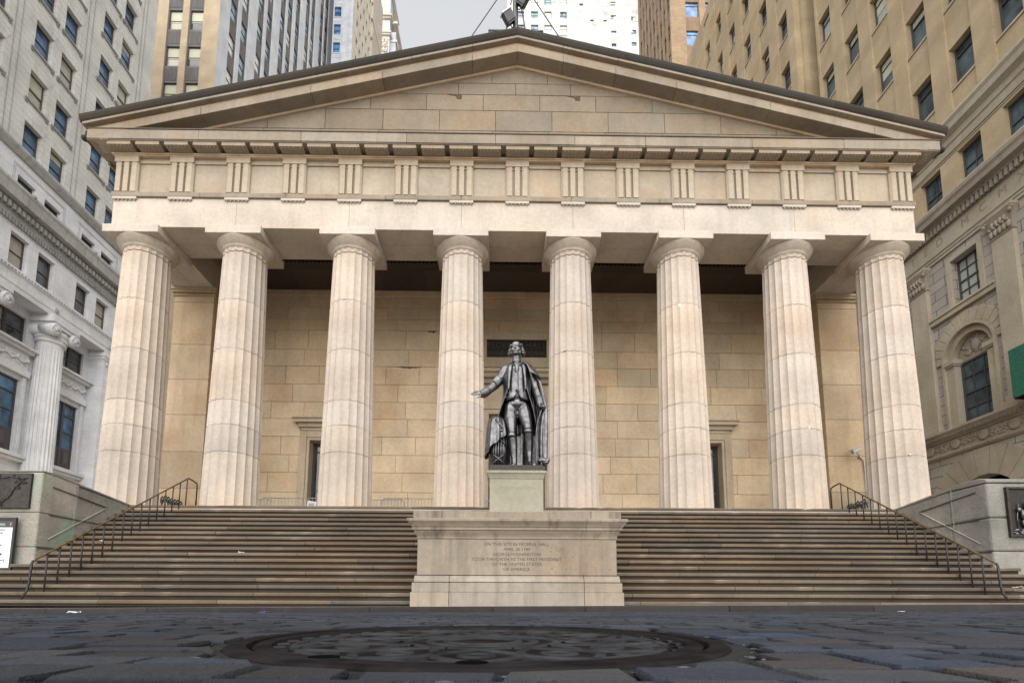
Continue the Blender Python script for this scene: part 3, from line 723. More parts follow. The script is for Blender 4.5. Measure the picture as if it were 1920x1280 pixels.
md = MB(); md.box(WC-h, WC+h, WY+.62, WY+.68, 2.866, zt); 
for s_ in (-1, 1):
    for i in range(4): md.box(WC+s_*.6-.42, WC+s_*.6+.42, WY+.58, WY+.625, 3.1+i*1.22, 4.1+i*1.22, .8)
md.build('main_door', M['darkmetal'], T)
# name panel over the main door
SG = thing('name_panel', 'dark bronze name panel in a stone frame high on the wall above the main door', 'sign', (WC, WY, 10.16))
sf = MB(); sf.box(WC-1.42, WC+1.42, WY-.05, WY+.06, 11.43, 11.805); sf.box(WC-1.42, WC+1.42, WY-.05, WY+.06, 10.165, 10.61)
sf.box(WC-1.42, WC-1.30, WY-.05, WY+.06, 10.612, 11.428); sf.box(WC+1.30, WC+1.42, WY-.05, WY+.06, 10.612, 11.428); sf.build('frame', M['surround'], SG, bevel=.01)
pb = MB(); pb.box(WC-1.299, WC+1.299, WY+.01, WY+.05, 10.612, 11.428); pb.build('panel', M['bronze_flat'], SG)
M['letter'] = plain('dark_bronze_lettering', (.10, .085, .06), rough=.45, metal=.6)
text_mesh('lettering', 'FEDERAL HALL', .36, M['letter'], SG, (0, -.002, 11.07-10.16), ext=.012, spacing=1.08, scale_x=1.02)
text_mesh('lettering', 'NATIONAL MEMORIAL', .235, M['letter'], SG, (0, -.002, 10.74-10.16), ext=.012, spacing=1.08, scale_x=1.0)

# ------------------------------------------------------------------ steps
RS, TR, Y1, Z1 = .16496, .25355, 10.548, .0612
ST = thing('stone_staircase', 'broad flight of eighteen worn brown stone steps climbing to the columns', 'staircase', (0, 10.5, 0))
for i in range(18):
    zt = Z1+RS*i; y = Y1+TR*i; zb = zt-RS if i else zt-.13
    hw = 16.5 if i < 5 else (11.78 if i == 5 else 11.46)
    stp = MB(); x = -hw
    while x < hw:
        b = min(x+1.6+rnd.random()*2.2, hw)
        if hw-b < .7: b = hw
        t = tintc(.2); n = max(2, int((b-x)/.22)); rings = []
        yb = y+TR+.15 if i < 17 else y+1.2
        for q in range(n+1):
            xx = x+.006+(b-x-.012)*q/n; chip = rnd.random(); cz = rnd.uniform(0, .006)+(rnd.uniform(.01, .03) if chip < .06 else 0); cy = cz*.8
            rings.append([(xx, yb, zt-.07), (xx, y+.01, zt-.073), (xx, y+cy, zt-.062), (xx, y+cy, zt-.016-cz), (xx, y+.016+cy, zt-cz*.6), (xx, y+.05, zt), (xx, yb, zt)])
        tb = tuple(q*2.6 for q in t); stp.loft(rings, True, tint=[t, t, t, t, t, tb, tb]*(n+1), caps=True)     # treads tinted paler than their edges, to bounce light into the portico
        tr_ = tuple(q*.42 for q in t); stp.box(x+.004, b-.004, y+.075+rnd.random()*.004, y+.15, zb+.001, zt-.072, tr_)  # risers tinted dark: shade under the nosing put into their colour
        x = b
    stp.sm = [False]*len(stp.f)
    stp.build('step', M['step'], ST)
cr = MB(); cr.add([(-11.4, Y1+.3, -.2), (11.4, Y1+.3, -.2), (11.4, 15.0, -.2), (-11.4, 15.0, -.2), (-11.4, Y1+.3, -.1), (11.4, Y1+.3, -.1), (11.4, 15.0, 2.6), (-11.4, 15.0, 2.6)],
      [(0,3,2,1),(4,5,6,7),(0,1,5,4),(1,2,6,5),(2,3,7,6),(3,0,4,7)], .3)
cr.build('stair_core', M['mortar'], ST)

# cheek walls that close the flight on both sides
for s_ in (-1, 1):
    CW = thing('cheek_wall', ('weathered grey stone cheek wall with square shoulder and green stain at the left end of the steps' if s_ < 0 else
               'weathered grey stone cheek wall with rounded shoulder at the right end of the steps'), 'wall', (s_*12.5, 12.0, .7), group='cheek walls beside the steps')
    x1 = s_*(11.43 if s_ < 0 else 11.36); FY = 12.02
    mb = MB()
    def blk(z0, z1, ya, yb, xa, xb, t):
        xa, xb = sorted((xa, xb)); mb.box(xa, xb, ya, yb, z0, z1, t)
    # front courses
    for z0, z1 in ((.70, 1.30), (1.304, 2.12), (2.124, 3.10)):
        blk(z0, z1 if not (s_ > 0 and z1 > 3) else 2.98, FY+rnd.random()*.008, 13.1, x1, s_*14.2, tintc(.08)); blk(z0, z1 if z1 < 3 else 2.9, FY+.02, 13.1, s_*14.206, s_*17, tintc(.08))
    o = mb.build('front_block', M['cheek_green' if s_ < 0 else 'cheek'], CW, bevel=.03 if s_ < 0 else .05)
    # flank wall running back and dying into the portico floor: side profile (y,z) extruded across
    for (prof, xa, xb, t) in (([(13.104, .7), (15.1, .7), (15.1, 2.80), (14.75, 2.86), (13.104, 2.98)], x1+s_*.01, s_*14.5, tintc(.06)),):
        fb = MB(); a, b = sorted((xa, xb)); fb.extrude_x(prof if True else prof[::-1], a, b, t); fb.build('flank_wall', M['cheek'], CW, bevel=.02)
    # coping following the slope, with curved shoulder on the right one
    cp = MB()
    pr = [(FY-.01, 2.985), (FY-.01, 3.06), (12.2, 3.125), (12.6, 3.13), (13.1, 3.075), (14.75, 2.90), (15.05, 2.872), (15.05, 2.80), (14.75, 2.84), (13.1, 2.99)] if s_ > 0 else [(FY-.005, 3.103), (FY-.005, 3.135), (12.25, 3.14), (13.2, 3.05), (14.8, 2.895), (15.05, 2.87), (15.05, 2.82), (13.3, 2.985), (13.11, 2.99), (13.11, 3.02)]
    a, b = sorted((x1-s_*.012, s_*14.4)); cp.extrude_x(pr, a, b, .95); cp.build('coping', M['cheek'], CW, bevel=.02)
    # triangular sunk panel drawn by a raised edge on the flank
    pe = MB(); xp = x1-s_*.012
    P1, P2, P3 = (12.32, 2.80), (14.05, 2.62), (12.32, 1.52)
    def bar(A, B, wd, t):
        vs = []; 
        for (yy, zz) in (A, B):
            vs += [(xp+s_*.03, yy, zz-wd/2), (xp-s_*.012, yy, zz-wd/2), (xp-s_*.012, yy, zz+wd/2), (xp+s_*.03, yy, zz+wd/2)]
        pe.add(vs, [(0,1,5,4), (1,2,6,5), (2,3,7,6), (3,0,4,7), (0,3,2,1), (4,5,6,7)], t)
    bar(P1, P2, .022, .25); bar(P3, P2, .012, 1.7)
    pe.build('panel_edge', M['cheek'], CW)
    # joint lines on the flank
    jl = MB()
    for A, B in (((12.3, 2.10), (14.2, 2.14)), ((12.05, 1.28), (12.9, 1.33))):
        vs = []
        for (yy, zz) in (A, B): vs += [(xp+s_*.02, yy, zz-.008), (xp-s_*.004, yy, zz-.008), (xp-s_*.004, yy, zz+.008), (xp+s_*.02, yy, zz+.008)]
        jl.add(vs, [(0,1,5,4), (1,2,6,5), (2,3,7,6), (3,0,4,7), (0,3,2,1), (4,5,6,7)], .3)
    vs = [(xp+s_*.02, 13.0, 2.0), (xp-s_*.004, 13.0, 2.0), (xp-s_*.004, 13.016, 2.0), (xp+s_*.02, 13.016, 2.0)]; vs += [(a_, b_, 3.0) for a_, b_, c_ in vs]
    jl.add(vs, [(0,1,5,4), (1,2,6,5), (2,3,7,6), (3,0,4,7), (0,3,2,1), (4,5,6,7)], 1.25)
    jl.build('joint', M['cheek'], CW)

# plaques on the cheek walls
PL = thing('floral_plaque', 'blackened bronze plaque with raised flowering branches on the left cheek wall', 'plaque', (-12.6, 12.0, 2.2), group='bronze plaques on the cheek walls')
p = MB(); p.box(-13.9, -11.645, 11.97, 12.03, 2.21, 3.06); p.build('plate', M['bronze_flat'], PL, bevel=.008)
rl = MB()
def vine(pts, r_=.011): rl.tube([(x, 11.965, z) for x, z in pts], r_, 6)
stem = [(-12.45, 2.98), (-12.3, 2.93), (-12.16, 2.97), (-12.02, 2.95), (-11.9, 2.9), (-11.95, 2.78), (-12.02, 2.68), (-12.07, 2.56), (-12.16, 2.44), (-12.26, 2.36), (-12.34, 2.28), (-12.5, 2.3), (-12.7, 2.26), (-13.0, 2.27), (-13.3, 2.3)]
vine(stem, .016); vine([(-11.9, 2.9), (-11.8, 2.93), (-11.72, 2.94)]); vine([(-11.95, 2.8), (-11.83, 2.8), (-11.76, 2.84)]); vine([(-12.02, 2.7), (-11.9, 2.66)])
for (x, z, q) in [(-12.4, 2.95, .06), (-12.22, 2.95, .045), (-12.06, 2.98, .04), (-11.95, 2.93, .045), (-11.86, 2.86, .06), (-11.92, 2.78, .055), (-11.98, 2.85, .05), (-11.78, 2.93, .035), (-11.76, 2.82, .04), (-11.92, 2.7, .045), (-12.05, 2.62, .04), (-11.99, 2.74, .04), (-12.14, 2.46, .035), (-12.24, 2.42, .05), (-12.33, 2.34, .05), (-12.28, 2.28, .03), (-12.55, 2.3, .05), (-12.8, 2.28, .05)]:
    for i in range(5):
        a = rnd.random()*6.28; rot = Matrix.Rotation(-a, 3, 'Y'); rl.ball((x+q*.6*math.cos(a), 11.962, z+q*.6*math.sin(a)), (q*.6, .012, q*.25), 8, rot=rot)
    rl.ball((x, 11.958, z), (q*.3, .014, q*.3), 8)
rl.build('floral_relief', M['bronze_flat'], PL)
ln = MB()
for i in range(13):
    z = 2.9-.043*i; a = -12.9
    while a < -12.12:
        q = a+.02+rnd.random()*.06; ln.box(a, min(q, -12.12), 11.966, 11.972, z, z+.013); a = q+.014
ln.build('raised_text_lines', M['bronze_flat'], PL)
PR = thing('figure_plaque', 'dark bronze relief plaque of a kneeling figure on the right cheek wall', 'plaque', (12.6, 12.0, 1.67), group='bronze plaques on the cheek walls')
p = MB(); p.box(11.80, 13.4, 11.99, 12.03, 1.68, 2.83, .7); p.build('plate', M['bronze_flat'], PR)
fm = MB(); fm.box(11.77, 11.83, 11.95, 12.03, 1.64, 2.87); fm.box(11.83, 13.4, 11.95, 12.03, 2.815, 2.87); fm.box(11.83, 13.4, 11.95, 12.03, 1.64, 1.70); fm.build('frame', M['bronze_flat'], PR, bevel=.01)
kf = MB()
for c_, r_ in (((12.22, 11.96, 2.40), (.075, .07, .09)), ((12.25, 11.95, 2.18), (.12, .08, .17)), ((12.17, 11.93, 2.1), (.09, .06, .07)), ((12.2, 11.95, 1.98), (.15, .08, .13)), ((12.32, 11.95, 1.88), (.17, .08, .09)), ((12.08, 11.94, 2.2), (.04, .05, .12)), ((12.02, 11.95, 2.3), (.05, .05, .06))): kf.ball(c_, r_, 12)
for i in range(40): kf.ball((11.86+rnd.random()*1.4, 11.985, 1.72+rnd.random()*.12), (.03+rnd.random()*.05, .03, .02+rnd.random()*.03), 7)
kf.tube([(12.0, 11.97, 1.75), (11.97, 11.965, 2.1), (12.03, 11.965, 2.45)], .012, 6); kf.build('kneeling_relief', M['bronze'], PR)

# notice board in front of the left wall
NB = thing('notice_board', 'white notice board in a black frame standing before the left cheek wall', 'sign', (-12.3, 11.92, .73))
fb = MB(); fb.box(-11.86, -11.80, 11.87, 11.93, .735, 1.975); fb.box(-12.9, -12.84, 11.87, 11.93, .735, 1.975); fb.box(-12.839, -11.861, 11.87, 11.93, 1.915, 1.975); fb.box(-12.839, -11.861, 11.87, 11.93, .735, .80); fb.build('frame', M['iron'], NB, bevel=.008)
sh = MB(); sh.box(-12.838, -11.862, 11.89, 11.92, .80, 1.74); sh.build('sheet', M['white'], NB)
hd = MB(); hd.box(-12.838, -11.862, 11.888, 11.92, 1.742, 1.914); hd.build('header', M['navy'], NB)
em = MB(); em.extrude_y([(-11.945, 1.85), (-11.90, 1.85), (-11.90, 1.80), (-11.922, 1.765), (-11.945, 1.80)], 11.884, 11.888); em.build('emblem', M['brass'], NB)
dd = MB(); dd.box(-12.2, -12.06, 11.885, 11.888, 1.825, 1.832, 1); dd.box(-12.2, -12.05, 11.885, 11.888, 1.805, 1.812); dd.box(-12.2, -12.05, 11.885, 11.888, 1.785, 1.792); dd.build('header_lines', M['pale_ink'], NB)
o_ = Vector((-12.3, 11.92, .73))
text_mesh('lettering', 'Restoration', .072, M['ink'], NB, (-12.03+12.3, -.032, 1.665-.73), ext=.001, align='RIGHT', bold=.001)
text_mesh('lettering', 'e Street', .072, M['ink'], NB, (-12.08+12.3, -.032, 1.595-.73), ext=.001, align='RIGHT', bold=.001)
dg = MB()
for (a, b, z, h_) in ((-12.25, -12.13, 1.40, .015), (-12.24, -12.02, 1.345, .006), (-12.24, -12.02, 1.255, .006), (-12.2, -12.08, 1.31, .022), (-12.25, -12.13, 1.20, .009), (-12.2, -12.06, 1.09, .05), (-12.2, -12.02, .965, .02)): dg.box(a, b, 11.886, 11.8895, z, z+h_)
dg.box(-12.024, -12.018, 11.886, 11.8895, 1.255, 1.351); dg.box(-12.0, -11.985, 11.886, 11.8895, .93, 1.03); dg.build('diagram', M['ink'], NB)

# ------------------------------------------------------------------ pedestals
PXC = -.145; PY0 = 10.3
BP = thing('stone_pedestal', 'wide streaked stone pedestal with a carved inscription in front of the steps', 'pedestal', (PXC, 11.6, -.08))
def ped_layer(mb, hw, yf, z0, z1, joints=(), t=None, yb=13.2):
    xs = [-hw]+list(joints)+[hw]
    for a, b in zip(xs[:-1], xs[1:]): mb.box(PXC+a+(.004 if a > -hw else 0), PXC+b-(.004 if b < hw else 0), yf, yb, z0, z1, t or tintc(.07))
b1 = MB(); J = (-1.38, 1.36)
ped_layer(b1, 2.16, PY0, -.12, .235, J); ped_layer(b1, 2.135, PY0+.025, .238, .43, J)
for a, b in zip((-2.10,)+J, J+(2.10,)):
    pr = [(PY0+.06, .436), (PY0+.03, .445), (PY0+.04, .48), (PY0+.085, .54), (PY0+.095, .575), (13.2, .575), (13.2, .436)]
    b1.extrude_x(pr, PXC+a+.004, PXC+b-.004, tintc(.07))
b1.build('base', M['ped'], BP, bevel=.008)
b2 = MB(); ped_layer(b2, 2.05, PY0+.11, .585, 1.332); b2.build('die', M['ped'], BP, bevel=.014)
b3 = MB()
def mitred(prof, jx):
    """moulding profile (out, z) carried round the front and both ends"""
    for a, b in zip((-1,)+jx, jx+(1,)):
        rings = []
        xa = -2.05 if a == -1 else a+.003; xb = 2.05 if b == 1 else b-.003
        pts = []
        if a == -1: pts.append(('L0', 13.2))
        rings = []
        if a == -1:
            rings.append([(PXC-2.05-o, 13.2, z) for o, z in prof]); rings.append([(PXC-2.05-o, PY0+.11-o, z) for o, z in prof])
        else: rings.append([(PXC+xa, PY0+.11-o, z) for o, z in prof])
        if b == 1:
            rings.append([(PXC+2.05+o, PY0+.11-o, z) for o, z in prof]); rings.append([(PXC+2.05+o, 13.2, z) for o, z in prof])
        else: rings.append([(PXC+xb, PY0+.11-o, z) for o, z in prof])
        b3.loft(rings, False, tint=tintc(.06))
mitred([(-.2, 1.335), (.012, 1.337), (.012, 1.38), (.03, 1.42), (.06, 1.47), (.065, 1.505), (.10, 1.51), (.10, 1.56), (.12, 1.575), (.14, 1.61), (.185, 1.665), (.20, 1.68), (.20, 1.728), (.19, 1.735), (-.2, 1.74)], (1.42,))
b3.sm = [False]*len(b3.f)
b3.build('cornice', M['ped_top'], BP)
b4 = MB(); ped_layer(b4, 2.14, PY0+.035, 1.738, 1.90, (-1.55, 1.52)); b4.build('top_course', M['ped_top'], BP, bevel=.012)
for i, (tx_, w_) in enumerate((('ON THIS SITE IN FEDERAL HALL', 1.345), ('APRIL 30 1789', .55), ('GEORGE WASHINGTON', .98), ('TOOK THE OATH AS THE FIRST PRESIDENT', 1.86), ('OF THE UNITED STATES', 1.02), ('OF AMERICA', .55))):
    t = text_mesh('inscription', tx_, .092, M['dirt'], BP, (-.01, PY0+.11-11.6, 1.195-.103*i+.08), ext=.0022)
    k_ = w_/max(.01, t.dimensions.x); t.scale = (k_, 1, 1)
# chips and pock marks on the die
pk = MB()
for i in range(26):
    x = (.55+rnd.random()*.75) if rnd.random() < .72 else rnd.uniform(-1.9, 1.9); z = rnd.uniform(.66, 1.2)
    q = .004+rnd.random()*.011; pk.ball((PXC+x, PY0+.109, z), (q, .003, q*(.5+rnd.random())), 6)
pk.build('pock_mark', M['dirt'], BP)
SP = thing('small_pedestal', 'small pale greenish stone pedestal under the bronze statue', 'pedestal', (-.13, 12.0, 1.90))
SY = 11.4
s1 = MB(); s1.box(-.745, .485, SY, SY+1.25, 1.90, 2.855); s1.build('die', M['ped2'], SP, bevel=.01)
s2 = MB(); rings = []
for o, z in ((.0, 2.857), (.012, 2.86), (.012, 2.895), (.02, 2.90), (.035, 2.95), (.06, 2.98), (.06, 3.035), (.0, 3.04)):
    rings.append([(-.745-o, SY-o, z), (.485+o, SY-o, z), (.485+o, SY+1.25+o, z), (-.745-o, SY+1.25+o, z)])
s2.loft(rings, True, caps=True); s2.sm = [False]*len(s2.f); s2.build('cap', M['ped2'], SP)
t = text_mesh('inscription', 'GEORGE WASHINGTON', .1, M['gilt_dirt'], SP, (0, SY-12, 2.60-1.90), ext=.0022); t.scale = (.86/t.dimensions.x, 1, 1)
t = text_mesh('inscription', '+', .12, M['gilt_dirt'], SP, (0, SY-12, 2.71-1.90), ext=.0022)

# ------------------------------------------------------------------ handrails
for s_ in (-1, 1):
    HR = thing('handrail', ('black iron handrail with worn brass top running up the left side of the steps' if s_ < 0 else
               'black iron handrail with worn brass top running up the right side of the steps'), 'handrail', (s_*10.2, 10.75, .1), group='handrails on the steps')
    A = Vector((-10.25, 10.75, .89)) if s_ < 0 else Vector((10.11, 10.75, .92)); B = Vector((-9.80, 14.95, 3.69)) if s_ < 0 else Vector((9.75, 14.95, 3.66))
    rl = MB(); E_ = Vector((B.x+.10*(-s_), 15.2, B.z-.09))
    q = MB(); q.tube([A+Vector((0, -.03, -.02)), A, B], .021, 8); q.build('top_rail', M['brass'] if True else None, HR)
    pth = [A+Vector((0, -.03, -.02)), A+Vector((0, -.06, -.08)), A+Vector((0, -.07, -.5)), A+Vector((s_*.02, -.09, -.66)), A+Vector((s_*.05, -.16, -.82))]
    q = MB(); q.tube(pth, .024, 8); q.build('end_post', M['iron'], HR)
    q = MB(); q.tube([B, (B+E_)/2+Vector((0, 0, .01)), E_, E_+Vector((-s_*.015, .01, -.08)), Vector((E_.x-s_*.02, 15.2, ZB))], .023, 8); q.build('end_post', M['iron'], HR)
    nb = 16
    for i in range(nb):
        f_ = (i+1)/(nb+.15); P = A.lerp(B, f_); st = int((P.y-Y1)/TR); zt = Z1+RS*min(17, st)
        q = MB(); q.tube([P-Vector((0, 0, .02)), Vector((P.x, P.y, zt-.002))], .0165, 8); q.build('baluster', M['iron'], HR)

# ------------------------------------------------------------------ bronze statue (local axes: x right, -y towards the street, z up from the plinth)
SX, SYC, SZ = -.13, 11.98, 3.04
SN = thing('bronze_statue', 'dark bronze statue of a standing man in a long coat with one arm held out', 'statue', (SX, SYC, SZ))
def capsule(mb, p0, r0, p1, r1, n=14):
    p0, p1 = Vector(p0), Vector(p1); m = 6
    mb.tube([p0.lerp(p1, i/m) for i in range(m+1)], [r0+(r1-r0)*i/m for i in range(m+1)], n); mb.ball(p0, r0, n); mb.ball(p1, r1, n)
def chain(mb, pts):
    for a, b in zip(pts[:-1], pts[1:]): capsule(mb, a[0], a[1], b[0], b[1])
def remesh(mb, name, parent, vox, smooth=4, mat=M['bronze']):
    o = mb.build(name, mat, parent, lift=False); o.location = (0, 0, .16); o.scale = (1, 1, 1.055)
    q = o.modifiers.new('fuse', 'REMESH'); q.mode = 'VOXEL'; q.voxel_size = vox; q.use_smooth_shade = True
    if smooth:
        q = o.modifiers.new('smooth', 'SMOOTH'); q.iterations = smooth; q.factor = .5
    return o
def rotm(ax, deg): return Matrix.Rotation(math.radians(deg), 3, ax)
b = MB()
# legs: standing leg and relaxed leg
chain(b, [((-.12, .03, 1.50), .165), ((-.13, -.02, 1.22), .165), ((-.105, -.05, .93), .112), ((-.10, -.045, .84), .105)])
chain(b, [((-.10, -.045, .84), .100), ((-.07, .02, .62), .112), ((-.045, .035, .36), .082), ((-.03, .03, .13), .060)])
b.ball((-.1, -.11, .9), (.085, .06, .10), 12)
chain(b, [((-.03, .06, .07), .068), ((-.045, -.10, .06), .062), ((-.07, -.24, .045), .052)])
chain(b, [((.17, .03, 1.50), .165), ((.215, -.06, 1.25), .162), ((.28, -.14, .99), .115), ((.288, -.14, .92), .106)])
chain(b, [((.288, -.14, .92), .104), ((.315, -.06, .70), .112), ((.325, -.03, .44), .082), ((.335, -.03, .20), .060)])
b.ball((.28, -.21, .97), (.085, .055, .10), 12)
chain(b, [((.335, .0, .09), .066), ((.365, -.13, .075), .062), ((.43, -.27, .05), .054)])
for cx, cy, z in ((-.1, -.04, .80), (.29, -.125, .87)):    # breeches bands below the knee
    b.lathe([(.112, z-.03), (.122, z-.02), (.122, z+.02), (.11, z+.03)], (cx, cy), 20)
# trunk
b.ball((.025, .02, 1.58), (.275, .21, .21), 18); b.ball((.02, -.03, 1.80), (.25, .205, .28), 18); b.ball((.04, .0, 2.18), (.30, .215, .33), 18)
chain(b, [((-.2, .03, 2.40), .125), ((.05, .03, 2.46), .15), ((.30, .03, 2.40), .125)])
chain(b, [((.03, .02, 2.48), .115), ((.005, -.01, 2.70), .098)])
# head, turned a little to his right and held high
RH_ = rotm('Z', -10) @ rotm('X', -7)
def hd(p): return RH_ @ Vector((p[0]*1.13, p[1]*1.05, p[2])) + Vector((.003, -.02, 2.72))
def hball(p, r, n=14, rot=None): b.ball(hd(p), (r[0]*1.12, r[1], r[2]), n, rot=RH_ if rot is None else RH_ @ rot)
hball((0, .02, .22), (.125, .155, .15)); hball((0, -.055, .15), (.105, .115, .15)); hball((0, -.085, .045), (.075, .075, .062)); hball((0, -.135, .012), (.042, .032, .03))
for sx in (-1, 1):
    hball((sx*.092, -.03, .07), (.03, .07, .06)); hball((sx*.062, -.125, .115), (.034, .032, .04)); hball((sx*.05, -.152, .206), (.048, .022, .015)); hball((sx*.046, -.146, .176), (.022, .016, .012))
    hball((sx*.118, .0, .155), (.016, .035, .045))
b.tube([hd((0, -.158, .205)), hd((0, -.185, .155)), hd((0, -.205, .118))], [.014, .02, .027], 10); hball((0, -.196, .112), (.034, .022, .02))
hball((0, -.16, .073), (.042, .02, .009)); hball((0, -.156, .052), (.036, .02, .011)); hball((0, -.13, .26), (.08, .035, .05))
# hands: palm, four fingers, thumb
def hand(bb, wrist, fwd, side, palm_len, curl, spread, thumb_side, s=1.0):
    fwd, side = Vector(fwd).normalized(), Vector(side).normalized(); up_ = fwd.cross(side); w_ = Vector(wrist)
    for k in (-1, 0, 1): capsule(bb, w_+side*k*.022*s, .032*s, w_+fwd*palm_len+side*k*.034*s, .028*s, 10)
    for i, L in enumerate((.115, .13, .122, .095)):
        o_ = w_+fwd*palm_len+side*(i-1.5)*.031*s*thumb_side; dcur = fwd+side*spread*(i-1.5)*thumb_side; p_ = o_; a = 0
        for seg, q in enumerate((.45, .32, .23)):
            a += curl[i]*(.8 if seg == 0 else 1); dd_ = (dcur*math.cos(a)-up_*math.sin(a)).normalized(); n_ = p_+dd_*L*q*1.25*s
            capsule(bb, p_, (.0185-.002*seg)*s, n_, (.017-.002*seg)*s, 8); p_ = n_
    t0 = w_+fwd*palm_len*.35-side*thumb_side*.045*s; t1 = t0+(fwd*.6-side*thumb_side*.8-up_*.35).normalized()*.07*s; t2 = t1+(fwd*.95-side*thumb_side*.25-up_*.3).normalized()*.06*s
    capsule(bb, t0, .024*s, t1, .02*s, 8); capsule(bb, t1, .019*s, t2, .015*s, 8)
hand(b, (-.80, -.20, 1.745), (-1, -.28, -.02), (.1, -.55, -.83), .12, (.06, .12, .22, .34), .10, -1, 1.1)
hand(b, (.585, -.13, 1.53), (.0, -.35, -1), (-.55, -.8, .28), .10, (.95, 1.0, 1.05, 1.1), .0, 1, 1.15)
remesh(b, 'body', SN, .0125, 2)
# waistcoat, shirt frill
v = MB(); rings = []
for z, rx, ry, cx, cy in ((2.47, .20, .165, .03, -.01), (2.36, .265, .20, .035, -.01), (2.2, .295, .232, .035, -.01), (2.0, .285, .232, .03, -.02), (1.84, .275, .235, .025, -.03), (1.74, .285, .24, .025, -.025), (1.66, .295, .245, .025, -.02), (1.60, .30, .245, .025, -.015)):
    ring = []
    for k in range(40):
        a = 2*PI*k/40; front = max(0, -math.sin(a)); x = math.cos(a)
        zz = z + (.16*max(0, 1-abs(x)/.32)*front if z < 1.70 else (.05*max(0, 1-abs(x)/.3)*front if z < 1.8 else 0))
        wr = 1+.012*math.sin(z*55+3*x)*(1 if 1.7 < z < 2.1 else .3)
        ring.append((cx+rx*x*wr, cy+ry*math.sin(a)*wr, zz))
    rings.append(ring)
v.loft(rings, True)
for i in range(9):
    z = 2.30-.068*i; v.ball((.03, -.245-.005*(i > 4), z), .015, 8)
v.tube([(.048, -.247+.02, 2.36), (.05, -.252, 2.1), (.045, -.262, 1.82)], .008, 6)
o = v.build('waistcoat', M['bronze'], SN, lift=False, solid=.012); o.location = (0, 0, .16); o.scale = (1, 1, 1.055)
j = MB()
for i in range(16):
    z = 2.52-.017*i; j.ball((.015+.03*math.sin(i*2.1), -.175-.06*min(1, i/6), z), (.05-.001*i, .03, .022), 8, rot=rotm('Y', 30*math.sin(i*1.7)))
j.lathe([(.112, 2.56), (.118, 2.58), (.114, 2.64), (.104, 2.68)], (.012, -.005), 20); remesh(j, 'shirt_frill', SN, .01, 1)
# hair drawn back in side rolls
h = MB()
def hb(p, r, rot=None): h.ball(hd(p), (r[0]*1.1, r[1], r[2]), 14, rot=RH_ if rot is None else RH_ @ rot)
hb((0, .05, .255), (.128, .15, .125)); hb((0, -.055, .315), (.09, .07, .05), rotm('X', 25))
for sx in (-1, 1):
    for (p, r) in (((sx*.135, .03, .19), (.042, .085, .05)), ((sx*.15, .035, .135), (.05, .09, .04)), ((sx*.148, .045, .085), (.05, .08, .035)), ((sx*.11, .0, .27), (.04, .09, .05))): hb(p, r)
hb((0, .15, .12), (.11, .07, .13)); hb((0, .17, -.03), (.05, .05, .12)); hb((0, .18, .05), (.07, .045, .03))
for i in range(24):
    a = -PI*.9+PI*1.8*i/24; h.tube([hd((.09*math.sin(a), -.05*math.cos(a)+.04, .345)), hd((.125*math.sin(a), -.04*math.cos(a)+.08, .30)), hd((.145*math.sin(a), .12, .2))], .011, 6)
remesh(h, 'hair', SN, .011, 1)
# coat: sleeves and an open skirted body
sl = MB()
chain(sl, [((-.245, .04, 2.40), .145), ((-.36, .0, 2.22), .128), ((-.505, -.05, 2.02), .108), ((-.65, -.13, 1.86), .094), ((-.765, -.185, 1.755), .086)])
chain(sl, [((.34, .04, 2.40), .145), ((.43, .06, 2.2), .128), ((.49, .05, 1.95), .110), ((.54, -.03, 1.75), .096), ((.58, -.1, 1.58), .088)])
for (p, q) in (((-.70, -.155, 1.815), (-.79, -.20, 1.74)), ((.565, -.07, 1.66), (.588, -.115, 1.545))): capsule(sl, p, .104, q, .104)
for i in range(5):
    t = .3+.12*i; p = Vector((-.36, -.0, 2.22)).lerp(Vector((-.56, -.08, 1.96)), t); sl.tube([p+Vector((-.05, -.11, .07)), p+Vector((.02, -.125, .01)), p+Vector((.07, -.09, -.07))], .016, 6)
for k in range(14):
    a = 2*PI*k/14; sl.ball(Vector((-.815, -.21, 1.725))+Vector((-.02, .06*math.cos(a), .065*math.sin(a))), (.03, .022, .022), 7)
    sl.ball(Vector((.592, -.13, 1.52))+Vector((.055*math.cos(a), .05*math.sin(a), 0)), (.02, .02, .026), 7)
remesh(sl, 'sleeves', SN, .013, 2)
c = MB(); rings = []
ctrl = [(2.53, .155, .125, -28, 24, .03), (2.46, .27, .19, -24, 22, .02), (2.36, .335, .225, -30, 27, .02), (2.18, .345, .26, -34, 33, .02), (1.98, .335, .262, -37, 38, .01), (1.80, .335, .268, -42, 45, .01), (1.66, .36, .29, -52, 54, .02), (1.48, .40, .32, -62, 62, .03), (1.30, .44, .34, -70, 66, .04), (1.12, .47, .36, -77, 70, .05), (.96, .49, .38, -82, 72, .06)]
NC = 72
for i, (z, rx, ry, al, ar_, cy) in enumerate(ctrl):
    ring = []; amp = .004+.04*max(0, (1.75-z)/.8)
    for k in range(NC+1):
        t = k/NC; ang = math.radians(-90+al)-t*(math.radians(360+al-ar_)); 
        f = 1+amp*math.sin(t*34+i*.12)+amp*.5*math.sin(t*71)
        lap = .03*math.exp(-(min(t, 1-t)/.03)**2) if z < 2.4 else 0
        ring.append((.025+(rx*f+lap*.5)*math.cos(ang), cy+(ry*f+lap)*math.sin(ang)-(.02 if t in (0, 1) else 0), z+(.02*math.sin(t*34) if i == len(ctrl)-1 else 0)))
    rings.append(ring)
c.loft(rings, False)
o = c.build('coat', M['bronze'], SN, lift=False, solid=.024); o.location = (0, 0, .16); o.scale = (1, 1, 1.055); q = o.modifiers.new('sub', 'SUBSURF'); q.levels = q.render_levels = 1
bt = MB()
